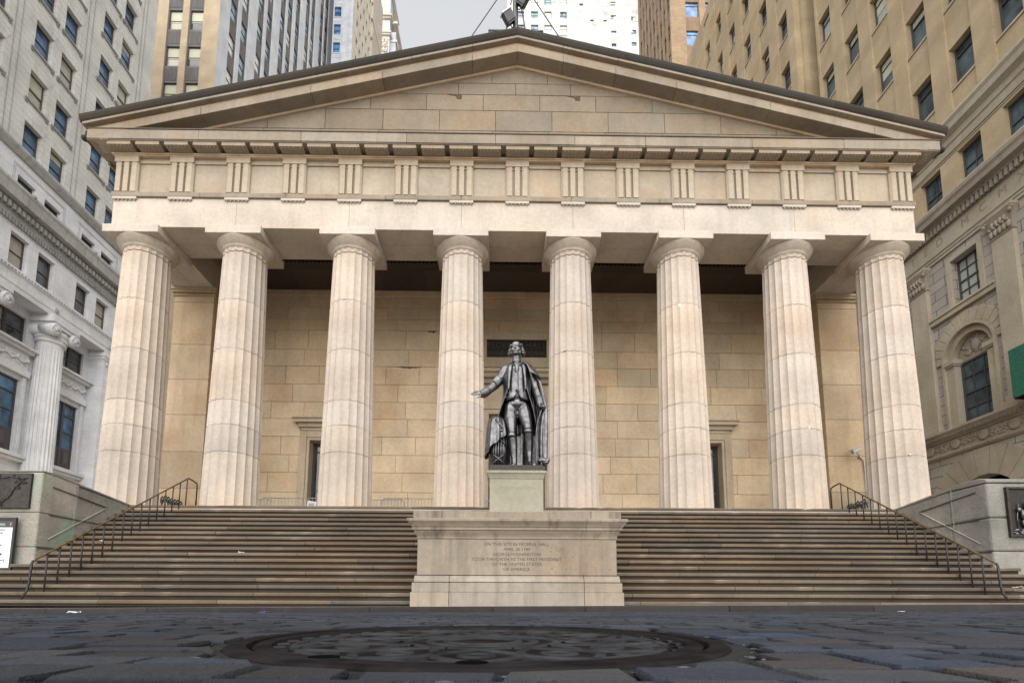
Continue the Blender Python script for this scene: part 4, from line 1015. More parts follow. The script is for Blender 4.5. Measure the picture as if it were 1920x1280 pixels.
for i in range(8):
    z = 2.36-.098*i
    al = -30-1.2*i-(max(0, i-5)*4); rx = .335; ry = .24+.004*i; a = math.radians(-90+al-7)
    bt.ball((.025+(rx+.01)*math.cos(a), .015+(ry+.035)*math.sin(a), z), (.024, .014, .024), 10)
    bt.tube([(.025+(rx+.02)*math.cos(a+.2), .015+(ry+.03)*math.sin(a+.2), z), (.025+(rx+.02)*math.cos(a-.2), .015+(ry+.03)*math.sin(a-.2), z)], .006, 6)
o = bt.build('coat_buttons', M['bronze'], SN, lift=False); o.location = (0, 0, .16); o.scale = (1, 1, 1.055)
lp = MB()                                        # turned-back lapels and collar
for sx, x0 in ((-1, -.09), (1, .13)):
    rr_ = []
    for z, xi, xo, y in ((2.56, .09, .15, -.06), (2.48, .11, .22, -.165), (2.38, .12, .25, -.235), (2.2, .15, .235, -.275), (2.0, .17, .24, -.28), (1.8, .185, .24, -.285)):
        rr_.append([(.02+sx*xi, y-.004, z), (.02+sx*(xi+xo)/2, y-.026, z-.01), (.02+sx*xo, y+.035, z-.02)])
    lp.loft(rr_, False)
lp.loft([[(.02+r_*math.cos(a), .01+r_*.95*math.sin(a), z) for a in [math.radians(-40+260*k_/24) for k_ in range(25)]] for r_, z in ((.15, 2.50), (.155, 2.58), (.135, 2.63), (.165, 2.6), (.19, 2.53))], False)
o = lp.build('lapels', M['bronze'], SN, lift=False, solid=.02); o.location = (0, 0, .16); o.scale = (1, 1, 1.055); q = o.modifiers.new('sub', 'SUBSURF'); q.levels = q.render_levels = 1
# cloak hanging from his left shoulder to the plinth
k_ = MB(); rings = []
keys = [(2.56, [(.20, -.06), (.25, .02), (.2, .12), (.05, .2), (-.08, .2)]),
        (2.44, [(.36, -.10), (.43, .0), (.40, .14), (.2, .30), (-.15, .28)]),
        (2.22, [(.50, -.10), (.57, .02), (.53, .2), (.25, .36), (-.22, .33)]),
        (1.95, [(.585, -.08), (.64, .03), (.60, .22), (.28, .40), (-.27, .36)]),
        (1.62, [(.655, -.11), (.70, .0), (.68, .22), (.3, .43), (-.32, .38)]),
        (1.40, [(.60, -.16), (.72, -.04), (.70, .22), (.3, .44), (-.35, .39)]),
        (1.15, [(.50, -.22), (.71, -.12), (.71, .2), (.3, .45), (-.38, .40)]),
        (.85, [(.46, -.20), (.70, -.15), (.71, .2), (.3, .46), (-.42, .42)]),
        (.45, [(.47, -.18), (.68, -.16), (.69, .2), (.3, .47), (-.44, .43)]),
        (.16, [(.48, -.20), (.68, -.18), (.69, .2), (.3, .48), (-.46, .44)]),
        (.04, [(.5, -.18), (.66, -.16), (.68, .2), (.3, .48), (-.46, .44)])]
def cat(P, t):
    n = len(P)-1; x = t*n; i = min(int(x), n-1); f = x-i
    p0, p1, p2, p3 = P[max(i-1, 0)], P[i], P[i+1], P[min(i+2, n)]
    return tuple(.5*((2*p1[q])+(-p0[q]+p2[q])*f+(2*p0[q]-5*p1[q]+4*p2[q]-p3[q])*f*f+(-p0[q]+3*p1[q]-3*p2[q]+p3[q])*f**3) for q in range(len(p1)))
NK = 90
for (z, P) in keys:
    ring = []; amp = .035*min(1, (2.6-z)/.9)
    for i in range(NK+1):
        t = i/NK; x, y = cat(P, t); x2, y2 = cat(P, min(1, t+.01)); x1, y1_ = cat(P, max(0, t-.01)); tx_, ty_ = x2-x1, y2-y1_; l = math.hypot(tx_, ty_) or 1
        f = amp*(math.sin(t*52+.25*z)+.5*math.sin(t*93+1))
        ring.append((x+f*ty_/l, y-f*tx_/l, z+(.05*math.sin(t*26) if z < .1 else 0)))
    rings.append(ring)
k_.loft(rings, False)
for i in range(5): k_.ball((.60+.03*i, -.22+.02*math.sin(i*2), .17+.035*math.sin(i*1.6)), (.09, .06, .05), 10, rot=rotm('Y', 20*math.sin(i)))
cp = []
for z, r_ in ((2.60, .17), (2.52, .30), (2.42, .41), (2.30, .50), (2.22, .535)):          # shoulder cape
    cp.append([(.06+r_*math.cos(a)*1.02, .02+r_*.62*math.sin(a)-.06*(a < 0), z-.12*max(0, math.cos(a))**2*(2.6-z)*1.6) for a in [math.radians(-62+150*q/30) for q in range(31)]])
k_.loft(cp, False)
o = k_.build('cloak', M['bronze'], SN, lift=False, solid=.026); o.location = (0, 0, .16); o.scale = (1, 1, 1.055); q = o.modifiers.new('sub', 'SUBSURF'); q.levels = q.render_levels = 1
# bundle of rods with a cloth thrown over it
fa = MB()
for ring_r, n in ((.165, 16), (.10, 9), (.03, 3)):
    for i in range(n):
        a = 2*PI*i/n; fa.tube([(-.42+ring_r*math.cos(a), .10+ring_r*math.sin(a), 0), (-.43+ring_r*.95*math.cos(a), .10+ring_r*.95*math.sin(a), 1.12)], .03, 7)
for s0 in (0, PI):
    fa.tube([(-.42+.2*math.cos(s0+q*.5), .10+.2*math.sin(s0+q*.5), .02+q*.075) for q in range(14)], .014, 6)
    fa.tube([(-.42+.2*math.cos(s0-q*.5), .10+.2*math.sin(s0-q*.5), .02+q*.075) for q in range(14)], .014, 6)
o = fa.build('rod_bundle', M['bronze'], SN, lift=False); o.location = (0, 0, .16); o.scale = (1, 1, 1.055)
dr = MB(); rings = []
for i, (z, r_) in enumerate(((1.27, .02), (1.27, .10), (1.24, .17), (1.12, .22), (.92, .245), (.72, .262), (.55, .275))):
    ring = []
    for k in range(73):
        a = 2*PI*k/72; hem = .0
        if i >= 3: hem = (i-3)/3*(.30*max(0, -math.cos(a))**1.5 - .26*max(0, math.cos(a)) - .02)
        f = 1+.07*(i/6)*math.sin(a*9+i*.3)+.04*(i/6)*math.sin(a*17)
        ring.append((-.47+r_*f*math.cos(a), .07+r_*f*math.sin(a)*1.15, z-hem+(.02*math.sin(a*9) if i == 6 else 0)))
    rings.append(ring)
dr.loft(rings, False)
for i in range(4): dr.tube([(-.50+.04*i+.1*math.sin(q*.9)*(.5+.1*i), -.20-.012*i+.01*q, 1.18-.06*i-.13*math.sin(q*PI/6)) for q in range(7)], .022, 6)
o = dr.build('draped_cloth', M['bronze'], SN, lift=False, solid=.022); o.location = (0, 0, .16); o.scale = (1, 1, 1.055); q = o.modifiers.new('sub', 'SUBSURF'); q.levels = q.render_levels = 1
bp_ = MB(); bp_.box(-.62, .625, -.5, .62, 0, .16); o = bp_.build('base_plate', M['bronze_flat'], SN, lift=False, bevel=.01)

# ------------------------------------------------------------------ small things on and around the hall
def barrier(x0, x1, y, loc_label):
    B = thing('crowd_barrier', loc_label, 'barrier', ((x0+x1)/2, y, ZB), group='crowd barriers on the portico')
    zt = ZB+1.09; zb = ZB+.2; r_ = .14
    pth = [(x0, y, ZB+.12), (x0, y, zt-r_)]+[(x0+r_-r_*math.cos(a), y, zt-r_+r_*math.sin(a)) for a in (.4, .8, 1.2)]+[(x0+r_, y, zt), (x1-r_, y, zt)]+[(x1-r_+r_*math.sin(a), y, zt-r_+r_*math.cos(a)) for a in (.4, .8, 1.2)]+[(x1, y, zt-r_), (x1, y, ZB+.12)]
    q = MB(); q.tube(pth, .021, 8); q.tube([(x0, y, zb), (x1, y, zb)], .017, 8); q.build('frame', M['galv'], B)
    n = int((x1-x0)/.125)
    for i in range(1, n):
        x = x0+(x1-x0)*i/n; q = MB(); q.tube([(x, y, zb), (x, y, zt)], .0085, 6); q.build('bar', M['galv'], B)
    for x in (x0+.25, x1-.25):
        q = MB(); q.tube([(x, y-.3, ZB+.015), (x, y-.26, ZB+.04), (x, y, ZB+.14), (x, y+.26, ZB+.04), (x, y+.3, ZB+.015)], .016, 6); q.build('foot', M['galv'], B)
    return B
barrier(-9.55, -7.35, 19.0, 'grey steel crowd barrier before the left side door')
barrier(-10.0, -9.3, 19.25, 'short grey steel crowd barrier end beside the second column from the left')
barrier(-5.0, -2.75, 19.0, 'grey steel crowd barrier between the third and fourth columns, front one of two')
barrier(-6.4, -4.2, 19.25, 'grey steel crowd barrier partly behind the third column, rear one of two')
barrier(-1.15, .95, 19.4, 'grey steel crowd barrier before the main door behind the statue')
NS_ = thing('paper_notice', 'small white paper notice tilted on the crowd barrier by the left side door', 'notice', (-7.62, 18.95, ZB+.85))
q = MB(); q.add([(-.19, 0, -.1), (.15, 0, -.14), (.19, -.01, .08), (-.15, -.01, .14), (-.19, .006, -.1), (.15, .006, -.14), (.19, -.004, .08), (-.15, -.004, .14)], [(0,1,2,3),(7,6,5,4),(0,4,5,1),(1,5,6,2),(2,6,7,3),(3,7,4,0)]); q.build('sheet', M['white'], NS_, lift=False)
q = MB()
for i in range(3): q.box(-.12, .12-.03*i, -.012, -.008, .02-.035*i, .03-.035*i)
q.build('print_lines', M['ink'], NS_, lift=False)
# ornamental iron fences beside the antae
for s_, xa, xb, lab in ((-1, -12.80, -12.02, 'black ornamental iron fence with looped tops beside the left anta'), (1, 12.22, 13.06, 'black ornamental iron fence with looped tops beside the right anta')):
    FE = thing('iron_fence', lab, 'fence', ((xa+xb)/2, 18.25, ZB), group='ornamental iron fences')
    q = MB(); q.box(xa, xb, 18.235, 18.265, ZB+.6, ZB+.64); q.box(xa, xb, 18.235, 18.265, ZB+.1, ZB+.14); q.build('cross_rail', M['iron'], FE)
    n = 7
    for i in range(n):
        x = xa+.05+(xb-xa-.1)*i/(n-1); top = ZB+.98-(.1*abs(i-1)/2.5 if s_ < 0 else .1*abs(n-2-i)/2.5)*1.1+rnd.uniform(-.03, .03)
        q = MB(); q.tube([(x, 18.25, ZB+.01), (x, 18.25, top-.12)], .026, 6)
        q.tube([(x+.055*math.sin(a), 18.25, top-.1+.1*math.cos(a)) for a in [2*PI*k_/14 for k_ in range(15)]], .017, 6)
        q.ball((x, 18.25, top+.0), (.03, .03, .04), 8); q.ball((x, 18.25, top-.12), (.03, .03, .07), 8)
        for g_ in (-1, 1): q.tube([(x, 18.25, top-.22), (x+g_*.05, 18.25, top-.2), (x+g_*.06, 18.25, top-.13), (x+g_*.03, 18.25, top-.12)], .013, 6)
        q.build('picket', M['iron'], FE)
# security camera on the right anta
SC = thing('security_camera', 'grey bullet security camera on a bracket low on the right anta', 'camera', (13.1, 18.58, 5.3))
q = MB(); rot = Matrix.Rotation(math.radians(-24), 3, 'Y') @ Matrix.Rotation(math.radians(14), 3, 'Z')
def rbox(mb, c_, s3, R_, t=1.0):
    vs = [Vector(c_)+R_ @ Vector((a*s3[0]/2, b*s3[1]/2, g_*s3[2]/2)) for g_ in (-1, 1) for b in (-1, 1) for a in (-1, 1)]
    mb.add(vs, [(0,2,3,1),(4,5,7,6),(0,1,5,4),(1,3,7,5),(3,2,6,7),(2,0,4,6)], t)
rbox(q, (12.76, 18.3, 5.74), (.44, .13, .12), rot); rbox(q, (12.74, 18.3, 5.815), (.50, .16, .02), rot); q.build('housing', M['galv'], SC, bevel=.012)
q = MB(); q.tube([(12.78, 18.3, 5.69), (12.83, 18.34, 5.6), (12.98, 18.42, 5.58), (13.02, 18.5, 5.62), (13.06, 18.58, 5.56)], .02, 8); q.ball((13.08, 18.57, 5.56), (.06, .05, .06)); q.build('bracket', M['galv'], SC)
q = MB(); q.tube([(13.1, 18.565, 5.55), (13.2, 18.565, 5.44), (13.22, 18.565, 5.3), (13.22, 18.565, ZB)], .022, 8); q.build('conduit', M['galv'], SC)
# flagpole with its stays; floodlights; roof hatch
FP = thing('flagpole', 'grey steel flagpole with stay wires rising from the peak of the roof', 'flagpole', (-.03, 16.4, 18.3))
q = MB(); q.tube([(-.02, 16.4, 18.4), (-.035, 16.4, 21), (-.05, 16.4, 27)], [.105, .10, .08], 16); q.build('pole', M['grey_dark'], FP)
for sx in (-1, 1):
    q = MB(); q.tube([(sx*.70-.03, 16.2, 18.4), (sx*.06-.03, 16.38, 22.8)], .024, 6); q.build('strut', M['grey_dark'], FP)
    q = MB(); q.tube([(sx*3.25-.03, 16.4, 17.85), (sx*.02-.03, 16.4, 23.35)], .018, 6); q.build('stay_wire', M['iron'], FP)
def flood(c_, ang, lab):
    FL = thing('floodlight', lab, 'floodlight', c_, group='floodlights on the flagpole')
    R_ = Matrix.Rotation(math.radians(ang), 3, 'Y') @ Matrix.Rotation(math.radians(25), 3, 'X')
    q = MB(); rbox(q, (0, 0, 0), (.36, .24, .32), R_)
    q.build('housing', M['grey_dark'], FL, lift=False, bevel=.015)
    q = MB(); rbox(q, R_ @ Vector((0, 0, -.19)), (.34, .22, .03), R_); q.build('front_glass', M['lens'], FL, lift=False)
    q = MB(); rbox(q, R_ @ Vector((0, 0, .175)), (.42, .28, .035), R_, 1.6); q.build('rim', M['galv'], FL, lift=False)
    q = MB(); q.tube([R_ @ Vector((0, .12, 0)), Vector((-c_[0]*.45, .25, -.1)), Vector((-c_[0]*.9, .2, -.12))], .02, 6); q.build('yoke', M['iron'], FL, lift=False)
flood((-.30, 16.2, 21.20-.0), -40, 'dark square floodlight on the left of the flagpole, lower of the two')
flood((.22, 16.2, 21.95-.0), 38, 'dark square floodlight on the right of the flagpole, higher of the two')
RH = thing('roof_hatch', 'dark sheet metal box behind the peak of the pediment at the foot of the flagpole', 'roof hatch', (0, 16.0, 18.4))
q = MB(); q.box(-1.0, .93, 16.0, 16.25, 18.0, 20.36); q.box(-1.02, .95, 15.98, 16.27, 20.362, 20.42); q.build('housing', M['grey_dark'], RH, bevel=.01)
# litter
def scrap(loc, size, lab, mat, cat='paper', seed=0):
    rr = random.Random(seed); q = MB(); n = 5; grid = []
    for j in range(n):
        for i in range(n): grid.append(((i/(n-1)-.5)*size[0]+rr.uniform(-.1,.1)*size[0]/n, (j/(n-1)-.5)*size[1]+rr.uniform(-.1,.1)*size[1]/n, abs(rr.gauss(0, size[2]*.6))))
    fs = [(j*n+i, j*n+i+1, (j+1)*n+i+1, (j+1)*n+i) for j in range(n-1) for i in range(n-1)]
    q.add(grid, fs); me = q.mesh('scrap_of_paper', mat, lift=False)
    o = bpy.data.objects.new('wrapper' if cat == 'wrapper' else 'scrap_of_paper', me); C.objects.link(o); o.location = (loc[0], loc[1], loc[2]+H+.004); o.rotation_euler = (0, 0, rr.random()*1.2)
    s_ = o.modifiers.new('thickness', 'SOLIDIFY'); s_.thickness = .003
    tag(o, lab, cat, 'litter on the street and steps')
scrap((-7.35, 8.35, road_z(-7.35, 8.35)), (.16, .1, .03), 'white crumpled paper in the gutter at the foot of the left steps', M['paper'], seed=1)
def on_step(i, x): return (x, Y1+TR*i+.09, Z1+RS*i)
scrap(on_step(7, -6.8), (.13, .1, .025), 'small white scrap of paper midway up the left steps', M['paper'], seed=2)
scrap(on_step(9, -10.6), (.10, .08, .03), 'tiny white scrap lying behind the left handrail', M['paper'], seed=3)
scrap(on_step(2, 10.95), (.26, .14, .03), 'large white sheet of paper at the right end of the steps', M['paper'], seed=4)
scrap(on_step(2, 11.35), (.2, .12, .03), 'folded white paper at the far right edge beside the larger sheet', M['paper'], seed=5)
M['wrapper'] = plain('candy_wrapper', (.2, .08, .5), rough=.3, var=.8, scale=30)
scrap((-4.35, 8.45, road_z(-4.35, 8.45)), (.16, .07, .02), 'purple and red sweet wrapper in the gutter left of the pedestal', M['wrapper'], 'wrapper', seed=6)
scrap((5.75, 7.9, road_z(5.75, 7.9)), (.1, .06, .01), 'small flat scrap on the paving near the right kerb', M['paper'], seed=7)

# ------------------------------------------------------------------ neighbouring buildings (local axes: x along the front, y into the wall, z above the lens)
def bldg(name, label, loc, rz_deg):
    return thing(name, label, 'building', (loc[0], loc[1], 0), math.radians(rz_deg))
def win_proto(w, h, frame_mat, glass_mat, parent, style='sash', fw=.07, blind=0, sill=None):
    """one window: a frame mesh with rails, its pane as child"""
    q = MB(); d0, d1 = 0, .09
    q.box(-w/2, -w/2+fw, d0, d1, 0, h); q.box(w/2-fw, w/2, d0, d1, 0, h); q.box(-w/2+fw, w/2-fw, d0, d1, h-fw, h); q.box(-w/2+fw, w/2-fw, d0, d1, 0, fw)
    if style in ('sash', 'sash4', 'sash6'): q.box(-w/2+fw, w/2-fw, d0+.012, d1, h*.48, h*.48+.055)
    if style == 'sash4': q.box(-.015, .015, d0+.02, d1, fw, h*.48); q.box(-.015, .015, d0+.02, d1, h*.48+.055, h-fw)
    if style == 'sash6':
        for x in (-w/6, w/6): q.box(x-.015, x+.015, d0+.02, d1, fw, h-fw)
        for z in (h*.25, h*.74): q.box(-w/2+fw, w/2-fw, d0+.022, d1, z, z+.03)
    if style == 'transom': q.box(-w/2+fw, w/2-fw, d0+.01, d1, h*.76, h*.76+.05)
    if style == 'bank':
        q.box(-.10, .10, d0-.03, d1, 0, h); q.box(-w/2+fw, -.10, d0-.01, d1, h*.80, h*.80+.09); q.box(.10, w/2-fw, d0-.01, d1, h*.80, h*.80+.09)
        q.box(-w/2+fw, -.10, d0+.01, d1, h*.55, h*.55+.06); q.box(.10, w/2-fw, d0+.01, d1, h*.55, h*.55+.06)
        for s_ in (-1, 1):
            a, b_ = sorted((s_*.10, s_*(w/2-fw))); q.box(a, b_, d0+.01, d1, fw, h*.31); m_ = (a+b_)/2
            q.box(m_-.26, m_+.26, d0-.012, d0+.01, h*.06, h*.27); q.box(m_-.17, m_+.17, d0-.03, d0-.012, h*.09, h*.24, 1.4)
    fo = q.build('window', frame_mat, parent, lift=False)
    g = MB(); g.quad((-w/2+.03, .075, .03), (w/2-.03, .075, .03), (w/2-.03, .075, h-.03), (-w/2+.03, .075, h-.03)); 
    g.build('pane', glass_mat, fo, lift=False)
    if blind:
        g = MB(); g.quad((-w/2+.07, .055, h*blind), (w/2-.07, .055, h*blind), (w/2-.07, .055, h-.06), (-w/2+.07, .055, h-.06)); g.build('blind', M['blind'], fo, lift=False)
    if sill:
        g = MB()
        for bx in sill[0]: g.box(*bx)
        g.build('sill', sill[1], fo, lift=False)
    return fo
def split(spots, share, seed):
    r2 = random.Random(seed); a, b = [], []
    for p in spots: (a if r2.random() < share else b).append(p)
    return a, b
def place(proto, parent, spots, used=[0]):
    first = True
    for (x, y, z) in spots:
        if first: proto.location = (x, y, z); first = False
        else: copy_part(proto, parent, (x, y, z))

# --- the pale bank building across the side street, left
BK = bldg('bank_building', 'pale stone office block with giant scroll-topped columns and many sash windows left of the hall', (-30, 30), 92.04)
UC = [-6.42, -4.47, -1.47, .44, 3.48, 5.32]; WW = 1.24
tops = [29.55, 33.05, 36.6, 40.15, 43.8, 47.3, 50.9, 54.5, 58.1]
holes = [(u, u+WW, t-2.02, t) for u in UC for t in tops]
q = MB(); q.facade(-9, 8.72, 27.6, 60, holes, 0, .38); q.hull(-9, 8.72, 0, 14, 26.9, 60); q.build('upper_wall', M['bank_up'], BK, lift=False)
q = MB()          # flared voussoirs over the windows, thin pilaster edges
for u in UC:
    for t in tops:
        for i in range(5):
            a, b = u-.02+WW*i/5*1.03, u-.02+WW*(i+1)/5*1.03; c_ = u+WW/2
            q.add([(a+.006, -.02, t+.01), (b-.006, -.02, t+.01), (c_+(b-c_)*1.45-.006, -.02, t+.66), (c_+(a-c_)*1.45+.006, -.02, t+.66), (a+.006, .01, t+.01), (b-.006, .01, t+.01), (c_+(b-c_)*1.45-.006, .01, t+.66), (c_+(a-c_)*1.45+.006, .01, t+.66)], [(0,1,2,3), (0,3,7,4), (1,5,6,2), (2,6,7,3), (0,4,5,1)], tintc(.05))
for u0 in (-2.80, 2.15, 7.15):
    q.box(u0-.02, u0+.02, -.045, .01, 27.7, 60, .55); q.box(u0+.36, u0+.40, -.045, .01, 27.7, 60, .6)
q.build('window_heads', M['bank_up'], BK, lift=False)
WS = ([(-WW/2-.22, WW/2+.22, -.36, -.21, -.14, -.01, .8), (-WW/2-.2, -WW/2-.02, -.33, -.262, -.30, -.142, .7), (WW/2+.02, WW/2+.2, -.33, -.262, -.30, -.142, .7)], M['bank_dirty'])
A_, B_ = split([(u+WW/2, .26, t-2.02) for u in UC for t in tops[:7]], .3, 3)
A1, A2 = split(A_, .5, 4)
for sp_, bl in ((A1, .55), (A2, .78), (B_, 0)):
    pr = win_proto(WW, 2.02, M['bronzeframe'], M['glass_l'], BK, blind=bl, sill=WS); place(pr, BK, sp_)
# string course, attic with small windows, main cornice
q = MB(); q.extrude_x([(0, 26.9), (-.12, 26.92), (-.3, 27.2), (-.34, 27.3), (-.34, 27.42), (-.28, 27.5), (0, 27.6), (.3, 27.6), (.3, 26.9)], -9, 8.9, 1); q.build('string_course', M['bank_dirty'], BK, lift=False)
sm_h = [(u, u+WW, 24.85, 25.87) for u in UC]
q = MB(); q.facade(-9, 8.72, 24.5, 26.9, sm_h, 0, .34)
for u0 in (-2.3, 2.7): 
    for e in (0, .09): q.box(u0-.6+3.0-2.4+e-1.2+.0, u0+.0+e-1.15, -.012, .01, 26.3, 26.33, .5) if False else None
for (ua, ub) in ((-6.75, -2.95), (-1.8, 2.0), (3.15, 6.95)):
    for e in (0, .1):
        q.box(ua+e, ub-e, -.015, .01, 26.42-e, 26.445-e, .55); q.box(ua+e, ua+e+.02, -.014, .01, 25.2, 26.42-e, .6); q.box(ub-e-.02, ub-e, -.014, .01, 25.2, 26.42-e, .6)
q.hull(-9, 8.72, 0, 14, 8, 26.9)
q.build('attic_wall', M['bank_low'], BK, lift=False)
pr = win_proto(WW, 1.02, M['bronzeframe'], M['glass_w'], BK, 'plain'); place(pr, BK, [(u+WW/2, .24, 24.85) for u in UC])
q = MB(); q.extrude_x([(.3, 24.5), (-.55, 24.72), (-.72, 24.72), (-.74, 24.55), (-.66, 24.4), (-.62, 24.1), (-.60, 23.85), (-.1, 23.8), (-.08, 22.95), (.3, 22.9)], -9.2, 9.3, 1)
q.build('main_cornice', M['bank_dirty'], BK, lift=False)
q = MB()
for i in range(60): q.box(-9+.31*i, -9+.31*i+.17, -.36, -.08, 23.3, 23.62, .9)
for i in range(90): q.box(-9+.205*i, -9+.205*i+.12, -.16, -.06, 22.62, 22.9, .8)
for u in (-6.6, -1.65, 3.3): q.ball((u+.6, -.7, 24.74), (.16, .12, .16), 10)
q.build('cornice_brackets', M['bank_dirty'], BK, lift=False)
w3 = [(u, u+WW, 20.17, 22.2) for u in UC]
q = MB(); q.facade(-9, 8.72, 19.95, 22.95, w3, 0, .42); q.build('frieze_storey_wall', M['bank_low'], BK, lift=False)
pr = win_proto(WW, 2.02, M['bronzeframe'], M['glass_w'], BK); place(pr, BK, [(u+WW/2, .30, 20.17) for u in UC])
q = MB(); q.extrude_x([(.2, 20.0), (-.02, 20.05), (-.14, 19.95), (-.14, 19.82), (-.04, 19.76), (-.02, 19.4), (-.06, 19.38), (-.06, 19.06), (-.02, 19.04), (-.02, 18.72), (1.25, 18.72), (1.25, 20.0)], -9.05, 9.0, 1); q.build('architrave', M['bank_trim'], BK, lift=False)
q = MB()
for i in range(80): q.box(-9+.225*i, -9+.225*i+.13, -.16, -.13, 19.86, 19.94, .7)
for u in (2.56-.42, 2.56+4.4): q.ball((u, -.06, 19.2), (.18, .05, .18), 12)
q.build('bead_course', M['bank_dirty'], BK, lift=False)
# recessed bays with big windows behind the columns
RZ = 1.1
q = MB()
bays = [(-6.35, -3.72), (-1.2, 1.42), (3.98, 6.12)]
bh = [(a, b, 9.4, 14.05) for a, b in bays]+[(a, b, 16.32, 18.15) for a, b in bays]
q.facade(-9, 6.62, 8.0, 18.8, bh, RZ, .3); q.box(6.62, 8.72, 0, RZ+.3, 8, 17.95); q.build('bay_wall', M['bank_low'], BK, lift=False)
q = MB()
for z0, z1, e in ((17.95, 18.1, .03), (18.1, 18.3, .08), (18.3, 18.5, .14), (18.5, 18.715, .06)): q.box(6.62-e, 8.72+e, -e, RZ, z0, z1)
for i in range(5): q.ball((6.85+.4*i, -.05, 17.75), (.13, .05, .13), 10)
q.build('pilaster_capital', M['bank_trim'], BK, lift=False)
q = MB()
for a, b in bays:
    q.box(a-.42, b+.42, RZ-.35, RZ+.05, 15.85, 16.28); q.box(a-.5, b+.5, RZ-.55, RZ+.05, 16.05, 16.2); q.box(a-.3, b+.3, RZ-.12, RZ+.02, 14.75, 15.85); q.box(a-.36, b+.36, RZ-.25, RZ+.02, 14.32, 14.74)
    for e in (-.28, b-a+.02): q.box(a+e, a+e+.26, RZ-.14, RZ+.02, 9.2, 14.31)
    q.box(a-.5, b+.5, RZ-.5, RZ+.05, 9.0, 9.24); q.box(a-.42, b+.42, RZ-.36, RZ+.05, 8.8, 8.99)
q.build('window_surround', M['bank_trim'], BK, lift=False, bevel=.02)
for a, b in bays:
    q = MB(); n = 26
    q.tube([(a-.2+(b-a+.4)*i/n, RZ-.16, 15.35-.16*abs(math.sin(i*PI*4/n))**.8*0-.17*(1-abs(math.cos(i*PI*4/n)))) for i in range(n+1)], [.05+.05*abs(math.sin(i*PI*4/n)) for i in range(n+1)], 7)
    for i in range(5): q.ball((a-.2+(b-a+.4)*i/4, RZ-.17, 15.42), (.1, .07, .16), 8)
    for i in range(60): q.ball((a-.2+(b-a+.4)*rnd.random(), RZ-.14, 15.0+.5*rnd.random()), (.06, .04, .05), 6)
    q.build('garland_relief', M['bank_trim'], BK, lift=False)
for a, b in bays:
    pass
pr = win_proto(2.62, 4.65, M['darkmetal'], M['glass_l'], BK, 'bank', fw=.1); place(pr, BK, [((bays[1][0]+bays[1][1])/2, RZ+.18, 9.4), ((bays[0][0]+bays[0][1])/2, RZ+.18, 9.4)])
pr = win_proto(2.14, 4.65, M['darkmetal'], M['glass_l'], BK, 'bank', fw=.1); place(pr, BK, [((bays[2][0]+bays[2][1])/2, RZ+.18, 9.4)])
for a, b in bays:
    w_ = (b-a)/2-.02
    pr = win_proto(w_, 1.83, M['darkmetal'], M['glass_w'], BK, 'sash', fw=.09); place(pr, BK, [(a+w_/2+.005, RZ+.16, 16.32), (b-w_/2-.005, RZ+.16, 16.32)])
def ionic(cu):
    q = MB(); NF = 24; n = NF*6; vs = []; fs = []
    zl = [7.6, 8.3, 10, 12, 12.05, 14, 16, 17.0]
    for z in zl:
        R_ = .82-.12*((z-7.6)/9.4)**1.2
        for k in range(n):
            t = (k % 6)/6; th = 2*PI*k/n; f_ = 1-.075*(math.sin(PI*max(0, (t-.12)/.88)) if t > .12 else 0)*(0 if z > 16.9 else 1)
            vs.append((R_*f_*math.cos(th), R_*f_*math.sin(th), z))
    for i in range(len(zl)-1):
        for k in range(n): fs.append((i*n+k, i*n+(k+1) % n, (i+1)*n+(k+1) % n, (i+1)*n+k))
    q.add(vs, fs); o = q.build('column', M['bank_trim'], BK, lift=False); o.location = (cu, .55, 0)
    cpt = MB(); cpt.lathe([(.74, 17.0), (.82, 17.05), (.84, 17.12), (.80, 17.2), (.80, 17.5), (.90, 17.62), (.94, 17.75), (.88, 17.85)], n=32)
    for i in range(40):
        a = 2*PI*i/40; cpt.ball((.83*math.cos(a), .83*math.sin(a), 17.36), (.055, .055, .12), 6)
    for sx in (-1, 1):
        for sy in (-1, 1):
            cpt.tube([(sx*.80, sy*.98, 17.72), (sx*.80, sy*.55, 17.75), (sx*.80, 0, 17.78)], [.42, .36, .28], 20)
            yy = sy*.995
            cpt.tube([(sx*.80+(.36-.022*i)*math.cos(i*.62+PI/2), yy, 17.72+(.36-.022*i)*math.sin(i*.62+PI/2)) for i in range(17)], .04, 6)
            cpt.ball((sx*.80, yy, 17.72), (.1, .06, .1), 8)
    cpt.box(-.95, .95, -.93, .93, 17.95, 18.2); cpt.box(-1.08, 1.08, -1.0, 1.0, 18.2, 18.45); cpt.box(-1.0, 1.0, -.9, .9, 18.45, 18.715)
    cpt.build('scroll_capital', M['bank_trim'], o, lift=False)
for cu in (2.62, -2.42, -7.4): ionic(cu)

